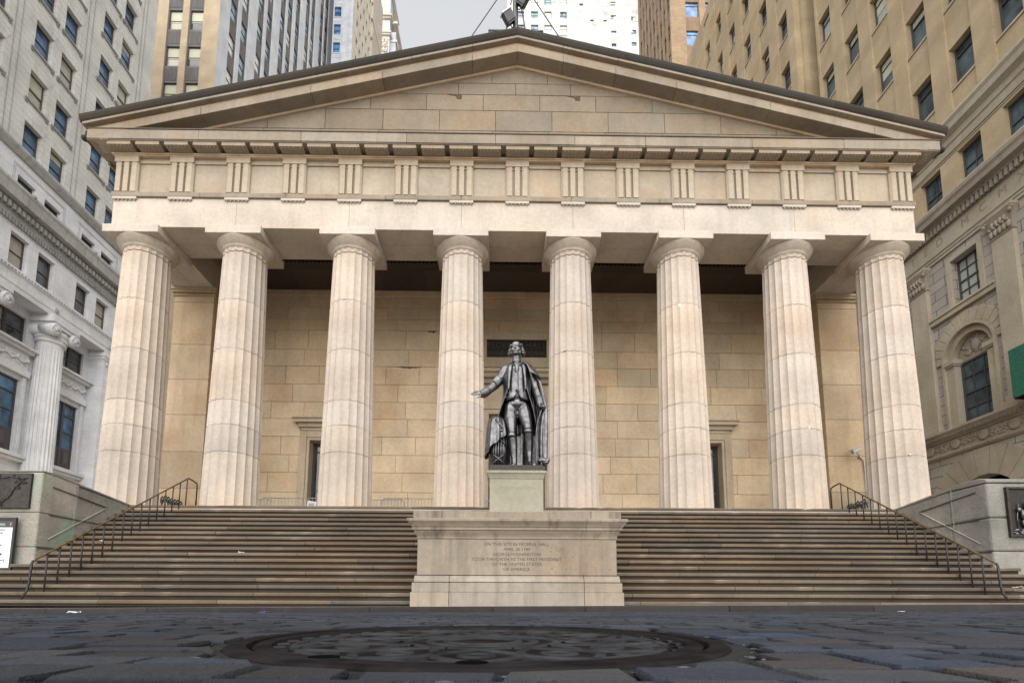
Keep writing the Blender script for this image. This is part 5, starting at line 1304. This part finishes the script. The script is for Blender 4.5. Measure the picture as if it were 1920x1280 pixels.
# --- the tan office block with carved lower storeys, right
RB = bldg('stone_office_block', 'tall tan stone office block with arched window and carved frieze right of the hall', (20, 20), -90+.64)
def U(u): return -u
cu_ = [-2.65, -.59, 1.47, 3.55, 5.6, 7.68]; RW = 1.08
rt_ = [25.4, 29.45, 33.5, 37.55, 41.6, 45.65, 49.7, 53.75]
strips = [(-u-RW, -u, 22.2, 57) for u in cu_]
hs = [(-u-RW, -u, t-1.98, t) for u in cu_ for t in rt_]
q = MB(); q.facade(-8.95, 5.2, 22.0, 57.3, [(a-.02, b+.10, c, d) for a, b, c, d in strips], 0, .09); q.build('upper_wall', M['tan_up'], RB, lift=False)
q = MB()
for (a, b, c, d) in strips: q.facade(a-.03, b+.11, c-.2, d+.1, hs, .088, .34, .97)
q.build('spandrel_strips', M['tan_up'], RB, lift=False)
q = MB(); q.box(-9.9, -8.94, .62, 3, 22, 57.3, .62); q.box(-10.15, -9.88, -.2, 3, 22, 57.3); q.hull(-30, 5.2, .7, 12, 22.1, 57.25); q.build('recess_wall', M['tan_up'], RB, lift=False)  # back of the recess tinted darker, its shade put into the colour
far = [10.95, 13.25, 15.6, 17.9, 20.2, 22.5]
st2 = [(-u-1.05, -u, 22.2, 56.4) for u in far]; hs2 = [(-u-1.05, -u, t-1.98, t) for u in far for t in rt_]
q = MB(); q.facade(-29, -10.14, 22.0, 57.3, [(a-.02, b+.1, c, d) for a, b, c, d in st2], -.6, .09); q.quad((-10.14, -.6, 22), (-10.14, .7, 22), (-10.14, .7, 57.3), (-10.14, -.6, 57.3)); q.quad((-29, -.6, 57.3), (-10.14, -.6, 57.3), (-10.14, .7, 57.3), (-29, .7, 57.3)); q.build('far_wing_wall', M['tan_up'], RB, lift=False)
q = MB()
for (a, b, c, d) in st2: q.facade(a-.03, b+.11, c-.2, d+.1, hs2, -.512, .34, .97)
q.build('spandrel_strips', M['tan_up'], RB, lift=False)
vis = [(u, t) for u in cu_ for t in rt_[:6] if t < 34+2.2*max(0, u)+8]
RS_ = ([(-RW/2-.03, RW/2+.07, -.32, -.2, -.10, -.004, 1.05)], M['tan_trim'])
A_, B_ = split([(-u-RW/2, .35, t-1.98) for u, t in vis]+[(-u-.525, -.25, t-1.98) for u in far for t in rt_[2:]], .3, 5)
A1, A2 = split(A_, .5, 6)
for sp_, bl in ((A1, .5), (A2, .8), (B_, 0)):
    pr = win_proto(RW, 1.98, M['darkmetal'], M['glass_r'], RB, 'transom', fw=.08, blind=bl, sill=RS_); place(pr, RB, sp_)
# setback cornice, attic windows, carved cornice
q = MB(); q.extrude_x([(.6, 22.02), (-.02, 22.04), (-.3, 22.02), (-.42, 21.9), (-.44, 21.75), (-.36, 21.62), (-.34, 21.35), (-.12, 21.2), (-.10, 20.95), (-.04, 20.9), (-.02, 20.62), (.6, 20.62)], -14, 5.4, 1); q.build('setback_cornice', M['tan_trim'], RB, lift=False)
ac_ = [-2.65, -.59, 1.40, 3.5, 5.6]
ah = [(-u-1.1, -u, 18.55, 20.3) for u in ac_]
q = MB(); q.facade(-14, 5.2, 18.2, 20.62, ah, 0, .36); q.hull(-14, 5.2, .05, 12, -.4, 22); q.build('attic_wall', M['tan_up'], RB, lift=False)
q = MB(); q.box(-14, 5.2, -.03, .02, 20.40, 20.46, .8); q.box(-14, 5.2, -.05, .02, 20.52, 20.62, .9); q.build('attic_moulding', M['tan_trim'], RB, lift=False)
pr = win_proto(1.1, 1.75, M['darkmetal'], M['glass_r'], RB, 'sash4'); place(pr, RB, [(-u-.55, .24, 18.55) for u in ac_])
q = MB(); q.extrude_x([(.3, 18.4), (-.2, 18.36), (-.55, 18.3), (-.6, 18.2), (-.58, 18.05), (-.5, 17.95), (-.46, 17.75), (-.2, 17.7), (-.16, 17.62), (.3, 17.6)], -14, 5.4, 1); q.build('main_cornice', M['tan_carve'], RB, lift=False)
q = MB()
for i in range(92): q.box(-13.9+.208*i, -13.9+.208*i+.12, -.2, .02, 17.28, 17.58, .85)
q.build('tooth_course', M['tan_carve'], RB, lift=False)
q = MB(); q.box(-14, 5.2, 0, .4, 16.42, 17.6); q.build('lettered_frieze', M['tan_trim'], RB, lift=False)
q = MB(); q.extrude_x([(.3, 16.42), (-.10, 16.42), (-.10, 16.34), (-.05, 16.3), (-.05, 16.2), (-.015, 16.18), (-.015, 16.05), (.3, 16.05)], -14, 5.3, 1); q.build('architrave', M['tan_trim'], RB, lift=False)
M['carved'] = plain('carved_shadowed_letter', (.2, .155, .10), rough=.9)
for ch, u in (('T', 3.3), ('E', 2.55), ('D', 1.80), ('M', .5), ('C', -.33), ('M', -1.18), ('X', -1.97)):
    text_mesh('carved_letter', ch, .52, M['carved'], RB, (-u, -.004, 16.72), ext=.003)
# rusticated middle storey with pilasters, arched window
mh_ = [(-1.38, -.12, 13.55, 15.55), (-2.14, .18, 8.0, 12.26)]
q = MB(); q.facade(-14, 5.2, 7.7, 16.06, mh_, .06, .40); q.build('rusticated_wall', M['tan_low'], RB, lift=False)
for (a, b) in ((.60, 1.5), (-3.52, -2.62), (-7.62, -6.72)):
    q = MB(); q.box(a, b, -.12, .1, 8.0, 15.0); q.box(a-.12, b+.12, -.24, .1, 7.92, 8.15); q.box(a-.06, b+.06, -.18, .1, 8.15, 8.35); o = q.build('pilaster', M['tan_trim'], RB, lift=False, bevel=.015)
    q = MB(); rings = []
    for z, e in ((14.98, .0), (15.03, .05), (15.08, .0), (15.4, .02), (15.7, .08), (15.9, .18), (15.92, .2), (16.04, .2)): rings.append([(a-e, -.12-e, z), (b+e, -.12-e, z), (b+e, .1, z), (a-e, .1, z)])
    q.loft(rings, True, caps=True); q.sm = [False]*len(q.f)
    for i in range(5):
        x = a+.09+(b-a-.18)*i/4; q.ball((x, -.16, 15.28), (.10, .07, .18), 8); q.ball((x, -.22, 15.45), (.07, .06, .05), 8)
    for i in range(4):
        x = a+.2+(b-a-.4)*i/3; q.ball((x, -.2, 15.62), (.08, .06, .14), 8)
    for x in (a-.1, b+.1):
        q.tube([(x+(.13-.012*k)*math.cos(k*.7), -.27, 15.76+(.13-.012*k)*math.sin(k*.7)) for k in range(11)], .028, 6); q.ball((x, -.25, 15.76), (.1, .06, .1), 8)
    q.build('leafy_capital', M['tan_carve'], o, lift=False)
q = MB(); q.box(-2.6, .58, -.10, .10, 13.08, 13.36); q.box(-2.6, .58, -.16, .10, 13.30, 13.40); q.box(-1.62, -1.39, -.03, .2, 13.41, 15.75); q.box(-.11, .12, -.03, .2, 13.41, 15.75); q.box(-1.385, -.115, -.03, .2, 15.56, 15.75); q.build('sill_course', M['tan_trim'], RB, lift=False, bevel=.015)
pr = win_proto(1.26, 2.0, M['darkmetal'], M['glass_r'], RB, 'sash6', fw=.06); place(pr, RB, [(-.75, .30, 13.55)])
# arch: spandrel plate, radiating stones, jambs, tympanum, window
AC, AR, ASZ = -.98, 1.16, 11.09
q = MB(); n = 24; yF, yB = .0585, .40
for i in range(n):
    a0, a1 = PI*i/n, PI*(i+1)/n
    p0, p1 = (AC+AR*math.cos(a0), ASZ+AR*math.sin(a0)), (AC+AR*math.cos(a1), ASZ+AR*math.sin(a1)); zt = 12.262
    q.quad((p1[0], yF, p1[1]), (p0[0], yF, p0[1]), (p0[0], yF, zt), (p1[0], yF, zt)); q.quad((p0[0], yF, p0[1]), (p1[0], yF, p1[1]), (p1[0], yB, p1[1]), (p0[0], yB, p0[1]))
q.build('arch_spandrel', M['tan_trim'], RB, lift=False)
q = MB(); nv = 13
for i in range(nv):
    a0, a1 = PI*(i+.025)/nv, PI*(i+.975)/nv; Ro = [1.62, 1.72, 1.8, 1.84, 1.86, 1.88, 1.9][min(i, nv-1-i)]
    P = [(AC+r_*math.cos(a), min(ASZ+r_*math.sin(a), 13.06)) for r_, a in ((AR+.14, a0), (Ro, a0), (Ro, a1), (AR+.14, a1))]
    q.extrude_y([(max(min(x, .57), -2.58), z) for x, z in P], -.012, .06, tintc(.07))
q.build('arch_stones', M['tan_trim'], RB, lift=False, bevel=.015)
q = MB()
for r0, r1, y0, y1 in ((AR-.0, AR+.13, -.05, .1), (AR-.28, AR-.0, .12, .4)):
    for i in range(28):
        a0, a1 = PI*i/28, PI*(i+1)/28
        q.extrude_y([(AC+r_*math.cos(a), ASZ+r_*math.sin(a)) for r_, a in ((r0, a0), (r1, a0), (r1, a1), (r0, a1))], y0, y1)
q.box(AC-AR-.13, AC-AR+.001, -.05, .1, 7.95, ASZ); q.box(AC+AR-.001, AC+AR+.13, -.05, .1, 7.95, ASZ)
for s_ in (-1, 1):
    a, b = sorted((AC+s_*(AR-.01), AC+s_*(AR-.38))); q.box(a, b, .05, .4, 7.95, 10.8); q.box(a-.05, b+.05, -.02, .4, 10.8, 10.88); q.box(a-.09, b+.09, -.06, .4, 10.88, 11.08)
q.build('arch_moulding', M['tan_trim'], RB, lift=False)
q = MB(); q.extrude_y([(AC+(AR-.27)*math.cos(PI*i/20), ASZ-.2+(AR-.1)*math.sin(PI*i/20)) for i in range(21)], .38, .5, .9)
for i in range(40):
    a = PI*rnd.random(); r_ = .75*rnd.random(); q.ball((AC+r_*math.cos(a), .37, ASZ+.05+r_*math.sin(a)), (.09, .04, .08), 7)
q.ball((AC, .36, ASZ+.35), (.22, .08, .3), 12); q.build('arch_tympanum', M['tan_carve'], RB, lift=False)
pr = win_proto(1.58, 2.9, M['darkmetal'], M['glass_r'], RB, 'sash6', fw=.09); place(pr, RB, [(AC, .37, 8.0)])
q = MB(); q.extrude_x([(.3, 7.95), (-.30, 7.93), (-.32, 7.82), (-.24, 7.72), (-.2, 7.6), (-.06, 7.55), (-.04, 7.5), (.3, 7.48)], -14, 5.3, 1); q.extrude_x([(.3, 6.98), (-.05, 6.96), (-.12, 6.9), (-.12, 6.82), (-.04, 6.74), (.3, 6.72)], -14, 5.3, .9); q.box(-14, 5.2, .0, .3, 6.98, 7.48)
for i in range(110): q.box(-13.9+.17*i, -13.9+.17*i+.09, -.26, -.18, 7.62, 7.72, .7)
q.build('carved_course', M['tan_carve'], RB, lift=False)
q = MB()
for i in range(14):
    x = 4.6-1.32*i; q.lathe([(.001, 0), (.2, .0), (.24, -.03), (.2, -.06), (.12, -.05), (.001, -.08)], n=16)
    o_ = len(q.v)-16*6
    for kk in range(o_, len(q.v)): vx, vy, vz = q.v[kk]; q.v[kk] = (x+vx, .0+vz, 7.23+vy)
    for kk in range(26):
        q.ball((x-.32-.7*rnd.random(), -.01, 7.06+.34*rnd.random()), (.05+.05*rnd.random(), .035, .04), 6)
    q.tube([(x-.28-.76*t/10, -.02, 7.23+.1*math.sin(t*1.2)) for t in range(11)], .03, 6)
q.build('scroll_relief', M['tan_carve'], RB, lift=False)
# lower storey with the crown of a low arch
q = MB(); q.facade(-14, 5.2, -.4, 6.73, [(-2.4, .6, -.4, 5.5)], .03, .6); q.build('lower_wall', M['tan_low'], RB, lift=False)
q = MB(); LC, LR, LZ = -.85, 1.5, 4.02
for i in range(30):
    a0, a1 = PI*i/30, PI*(i+1)/30; p0, p1 = (LC+LR*math.cos(a0), LZ+LR*math.sin(a0)), (LC+LR*math.cos(a1), LZ+LR*math.sin(a1))
    q.quad((p1[0], .028, p1[1]), (p0[0], .028, p0[1]), (p0[0], .028, 5.51), (p1[0], .028, 5.51)); q.quad((p0[0], .028, p0[1]), (p1[0], .028, p1[1]), (p1[0], .6, p1[1]), (p0[0], .6, p0[1]))
nv = 11
for i in range(nv):
    a0, a1 = PI*(i+.02)/nv, PI*(i+.98)/nv
    q.extrude_y([(LC+r_*math.cos(a), min(LZ+r_*math.sin(a), 6.70)) for r_, a in ((LR+.02, a0), (2.75, a0), (2.75, a1), (LR+.02, a1))], -.015, .03, tintc(.07))
q.build('low_arch', M['tan_trim'], RB, lift=False)
q = MB(); q.quad((-2.5, .62, -.4), (.7, .62, -.4), (.7, .62, 5.6), (-2.5, .62, 5.6)); q.build('doorway', M['black'], RB, lift=False)
AW = thing('green_awning', 'dark green canvas banner hood projecting at the right edge below the lettered frieze', 'awning', (19.6, 18.3, 7.84))
q = MB(); q.box(19.0, 19.95, 16.6, 18.38, 7.84, 9.74); q.box(18.99, 19.96, 17.4, 17.43, 7.83, 9.75, .7); q.build('canvas', M['green'], AW, bevel=.02)
q = MB(); q.box(19.02, 19.93, 16.65, 18.34, 7.79, 7.837); q.build('underside', M['cast'], AW)

# --- towers behind
TB = bldg('tan_tower', 'tan office tower with grey ornamented spandrels and a blue-grey flank behind the left roof slope', (-30.89, 48), 0)
fx = [(-5.40, -3.98), (-3.16, -1.76)]; ft = [54.45, 58.8, 63.2, 67.6, 72]
q = MB(); q.facade(-7.2, 0, 0, 110, [(a-.06, b+.06, 40, 110) for a, b in fx], 0, .3); q.quad((-7.2, 35, 0), (-7.2, 0, 0), (-7.2, 0, 110), (-7.2, 35, 110)); q.build('front_wall', M['tower_tan'], TB, lift=False)
q = MB()
for a, b in fx: q.facade(a-.06, b+.06, 40, 110, [(a, b, t-2.35, t) for t in ft], .16, .3)
for a, b in fx:
    for t in ft:
        for i in range(9): q.box(a+.12+(b-a-.24)*i/9, a+.12+(b-a-.24)*(i+.5)/9, .12, .16, t+.25, t+1.8, .85+.3*rnd.random())
        for e in (.02, b-a-.1):
            for kk in range(7): q.ball((a+e+.04, .15, t+.3+.23*kk), (.05, .04, .06), 6, 1.5)
q.build('spandrel', M['span'], TB, lift=False)
pr = win_proto(1.42, 2.35, M['darkmetal'], M['glass_w'], TB, 'sash', blind=.42); place(pr, TB, [((a+b)/2, .28, t-2.35) for a, b in fx for t in ft[:3]])
sc_ = [2.02, 4.22, 7.62, 9.78, 13.15, 15.22, 17.65, 20.95, 22.95, 26.35, 28.4]
q = MB()
# flank faces +x: local y is depth along the street
def flank_strip(mb, u0, u1, z0, z1, x=0, t=1.0): mb.quad((x, u0, z0), (x, u1, z0), (x, u1, z1), (x, u0, z1), t)
def flank_facade(u0, u1, z0, z1, holes, depth, x, tint=1.0):
    mb = MB(); mb.facade(u0, u1, z0, z1, holes, 0, depth, tint)
    mb.v = [(x-vy, vx, vz) for vx, vy, vz in mb.v]; return mb
EN = 31.8
q = flank_facade(0, EN, 0, 125, [(u-.12, u+1.42, 40, 125) for u in sc_], .16, 0); q.build('flank_wall', M['tower_grey'], TB, lift=False)
sr = [54.45+4.36*i for i in range(14)]
q = MB()
for u in sc_:
    s0 = flank_facade(u-.12, u+1.42, 40, 125, [(u, u+1.3, t-2.3, t) for t in sr], .14, -.14); q.add(s0.v, s0.f)
q.build('flank_spandrel', M['span'], TB, lift=False)
pr = win_proto(1.3, 2.3, M['darkmetal'], M['glass_s'], TB, 'sash', fw=.06)
sp = [(u+.65, t-2.3) for u in sc_ for t in sr if 53.5+1.17*u < t < 71.5+1.32*u]
pr.rotation_euler = (0, 0, PI/2)
place(pr, TB, [(-.21, u, z) for u, z in sp])
q = MB(); q.quad((-7.2, 0, 125), (0, 0, 125), (0, EN, 125), (-7.2, EN, 125)); q.quad((0, EN, 0), (-7.2, EN, 0), (-7.2, EN, 125), (0, EN, 125)); q.quad((-7.2, .0, 110), (0, .0, 110), (0, .0, 125), (-7.2, .0, 125)); q.build('roof', M['roof'], TB, lift=False)

TC = bldg('pale_blue_tower', 'pale blue brick tower with azure windows behind the tan tower', (-29.0, 75), 0)
q = MB(); ct = [92.82, 96.27, 99.6, 103]
q.facade(0, 3.25, 0, 122, [(.12, 1.27, t-1.95, t) for t in ct], 0, .3)
for t in ct: q.box(.05, 1.34, -.05, .02, t-2.1, t-1.96); q.box(.1, 1.3, -.03, .02, t-2.9, t-2.3)
q.box(1.45, 1.5, -.02, .01, 0, 122, .7); q.box(2.3, 2.9, -.01, .01, 0, 122, .9)
q.quad((0, 18, 0), (0, 0, 0), (0, 0, 122), (0, 18, 122)); q.build('front_wall', M['tower_pale'], TC, lift=False)
pr = win_proto(1.15, 1.95, M['darkmetal'], M['glass_f'], TC, 'sash', blind=.6); pr.children[0].data.materials[0] = M['glass_f']; place(pr, TC, [(.695, .2, t-1.95) for t in ct[:3]])
cs = [(1.9, .95), (3.7, .8), (5.4, .8), (7.2, .8), (9, .8)]; srow = [93+3.45*i for i in range(8)]
hl = [(u, u+w_, t-1.6, t) for u, w_ in cs for t in srow]
q = flank_facade(0, 10.5, 0, 122, hl, .3, 3.25)
for i in range(5):
    pass
q.quad((0, 18, 122), (0, 0, 122), (3.25, 0, 122), (3.25, 18, 122)); q.build('flank_wall', M['tower_cream'], TC, lift=False)
q = MB()
for z, e in ((106.5, .25), (110.5, .4), (114, .3)): q.box(3.2, 3.25+e, 10.0, 17.5, z, z+.7)
q.box(2.5, 3.5, 10.5, 17.5, 0, 122, .95)
for i in range(16): q.box(3.5, 3.56, 10.7+.42*i, 10.9+.42*i, 90, 122, .8)
q.build('ornate_bay', M['tower_cream'], TC, lift=False)
pr = win_proto(.8, 1.6, M['darkmetal'], M['glass_w'], TC, 'plain', fw=.06); pr.rotation_euler = (0, 0, PI/2); place(pr, TC, [(3.02, u+w_/2, t-1.6) for u, w_ in cs for t in srow[:5]])

TD = bldg('ornate_tower', 'narrow ornate stone tower with stacked cornices at the edge of the sky', (-37.0, 130), 0)
q = MB(); q.facade(0, 3.5, 0, 182, [(.15, .75, z-2.6, z) for z in (167.5, 176)], 0, .3); q.quad((3.5, 0, 0), (3.5, 3, 0), (3.5, 3, 182), (3.5, 0, 182), .9); q.box(3.5, 5.0, 1.2, 12, 0, 166, .9); q.quad((0, 12, 182), (0, 0, 182), (3.5, 0, 182), (3.5, 12, 182))
q.build('wall', M['tower_pale'], TD, lift=False)
q = MB()
for z, e in ((163.2, .45), (163.71, .7), (168.6, .5), (169.11, .9), (177, .6)): q.box(-.3, 3.5+e*.7, -e, 9, z, z+.51)
for z in (163.2, 169.3): q.box(3.4, 5.4, 1.0, 12.2, z-.6, z+.1)
for i in range(120): q.ball((.4+2.6*rnd.random(), -.15, 158+4.3*rnd.random()), (.22, .2, .25), 6)
for i in range(12): q.ball((.2+.28*i, -.6, 170), (.12, .15, .2), 6)
q.box(1.5, 2.0, -.02, 4, 157, 178)
q.build('cornice', M['tower_cream'], TD, lift=False)
pr = win_proto(.6, 2.6, M['darkmetal'], M['glass_f'], TD, 'sash', fw=.06); place(pr, TD, [(.45, .2, z-2.6) for z in (167.5, 176)])

TE = bldg('white_tower', 'far white rendered tower with small scattered windows behind the flagpole', (.55, 130), 0)
big = [(x, 2.05) for x in (2.9, 6.98, 10.9, 15.4)]; rows_ = [167.75+4.5*i for i in range(3)]+[163.2]
hl = [(x, x+w_, t-2.25, t) for x, w_ in big for t in rows_]
sm_ = [(21.2, 1.1, 174.4, .7), (24.3, 1.0, 169.2, .6), (28.1, 1.1, 169.2, .6), (30.4, 1.5, 169.9, 1.5), (36.3, 1.4, 169.6, 1.4), (30.4, 1.5, 165.4, 1.5), (36.3, 1.4, 165.2, 1.4), (30.4, 1.4, 160.9, 1.4), (36.3, 1.4, 161.2, 1.4), (30.4, 1.4, 174.5, 1.5)]
hl += [(x, x+w_, z, z+h_) for x, w_, z, h_ in sm_]
q = MB(); q.facade(0, 42, 0, 200, hl, 0, .35); q.hull(0, 42, 0, 20, 0, 200)
for i in range(40):
    x, z = 18+24*rnd.random(), 160+18*rnd.random(); q.quad((x, -.004*(i+1)/4, z), (x+1+3*rnd.random(), -.004*(i+1)/4, z), (x+1+2*rnd.random(), -.004*(i+1)/4, z+.4+rnd.random()), (x+.3, -.004*(i+1)/4, z+.5+rnd.random()), rnd.choice((.86, .93, 1.08, 1.12)))
q.box(0, 17.5, -.12, .02, 164.2, 164.6, .85); q.build('wall', M['tower_white'], TE, lift=False)
pr = win_proto(2.05, 2.25, M['darkmetal'], M['glass_s'], TE, 'sash', fw=.1); place(pr, TE, [(x+1.025, .22, t-2.25) for x, w_ in big for t in rows_])
pr = win_proto(1.45, 1.45, M['darkmetal'], M['glass_s'], TE, 'sash', fw=.08); place(pr, TE, [(x+.72, .22, z) for x, w_, z, h_ in sm_ if w_ > 1.3])
q = MB()
for x, w_, z, h_ in sm_:
    if w_ < 1.3: q.box(x, x+w_, .2, .3, z, z+h_)
q.build('vent', M['dirt'], TE, lift=False)

TF = bldg('ochre_tower', 'ochre brick tower with brown spandrels and bright blue windows behind the right roof slope', (27.75, 75), 0)
fx = [2.65, 6.06, 9.5]; ft = [85.4, 90.88, 96.32, 101.85]
q = MB(); q.facade(0, 14, 0, 130, [(x-.05, x+2.3, 60, 130) for x in fx], 0, .15); q.quad((14, 0, 0), (14, 19, 0), (14, 19, 130), (14, 0, 130)); q.quad((0, 0, 130), (14, 0, 130), (14, 19, 130), (0, 19, 130)); q.build('front_wall', M['tower_brown'], TF, lift=False)
q = MB()
for x in fx: q.facade(x-.05, x+2.3, 60, 130, [(x, x+2.2, t-2.87, t) for t in ft], .12, .3)
q.build('spandrel', M['span2'], TF, lift=False)
pr = win_proto(2.2, 2.87, M['darkmetal'], M['glass_f'], TF, 'transom', fw=.07); place(pr, TF, [(x+1.1, .24, t-2.87) for x in fx for t in ft[1:]])
fu = [.5, 2.4, 4.3, 6.2, 8.1, 10.1, 12.2, 14.2, 16.0]
def left_facade(u0, u1, z0, z1, holes, depth, x, tint=1.0):
    mb = MB(); mb.facade(-u1, -u0, z0, z1, [(-b, -a, c, d) for a, b, c, d in holes], 0, depth, tint); mb.v = [(x+vy, -vx, vz) for vx, vy, vz in mb.v]; return mb
q = left_facade(0, 18.1, 0, 130, [(u, u+1.1, 60, 130) for u in fu], .12, 0); q.build('flank_wall', M['tower_brown'], TF, lift=False)
lr = [92.9+5.45*i for i in range(7)]
q = MB()
for u in fu:
    s0 = left_facade(u-.02, u+1.12, 60, 130, [(u+.05, u+1.05, t-2.9, t) for t in lr], .12, .10); q.add(s0.v, s0.f)
q.build('flank_spandrel', M['span2'], TF, lift=False)
pr = win_proto(1.0, 2.9, M['darkmetal'], M['glass_r'], TF, 'sash', fw=.06); pr.rotation_euler = (0, 0, -PI/2)
place(pr, TF, [(.17, u+.55, t-2.9) for u in fu for t in lr if 91+1.15*u < t < 108+1.3*u])
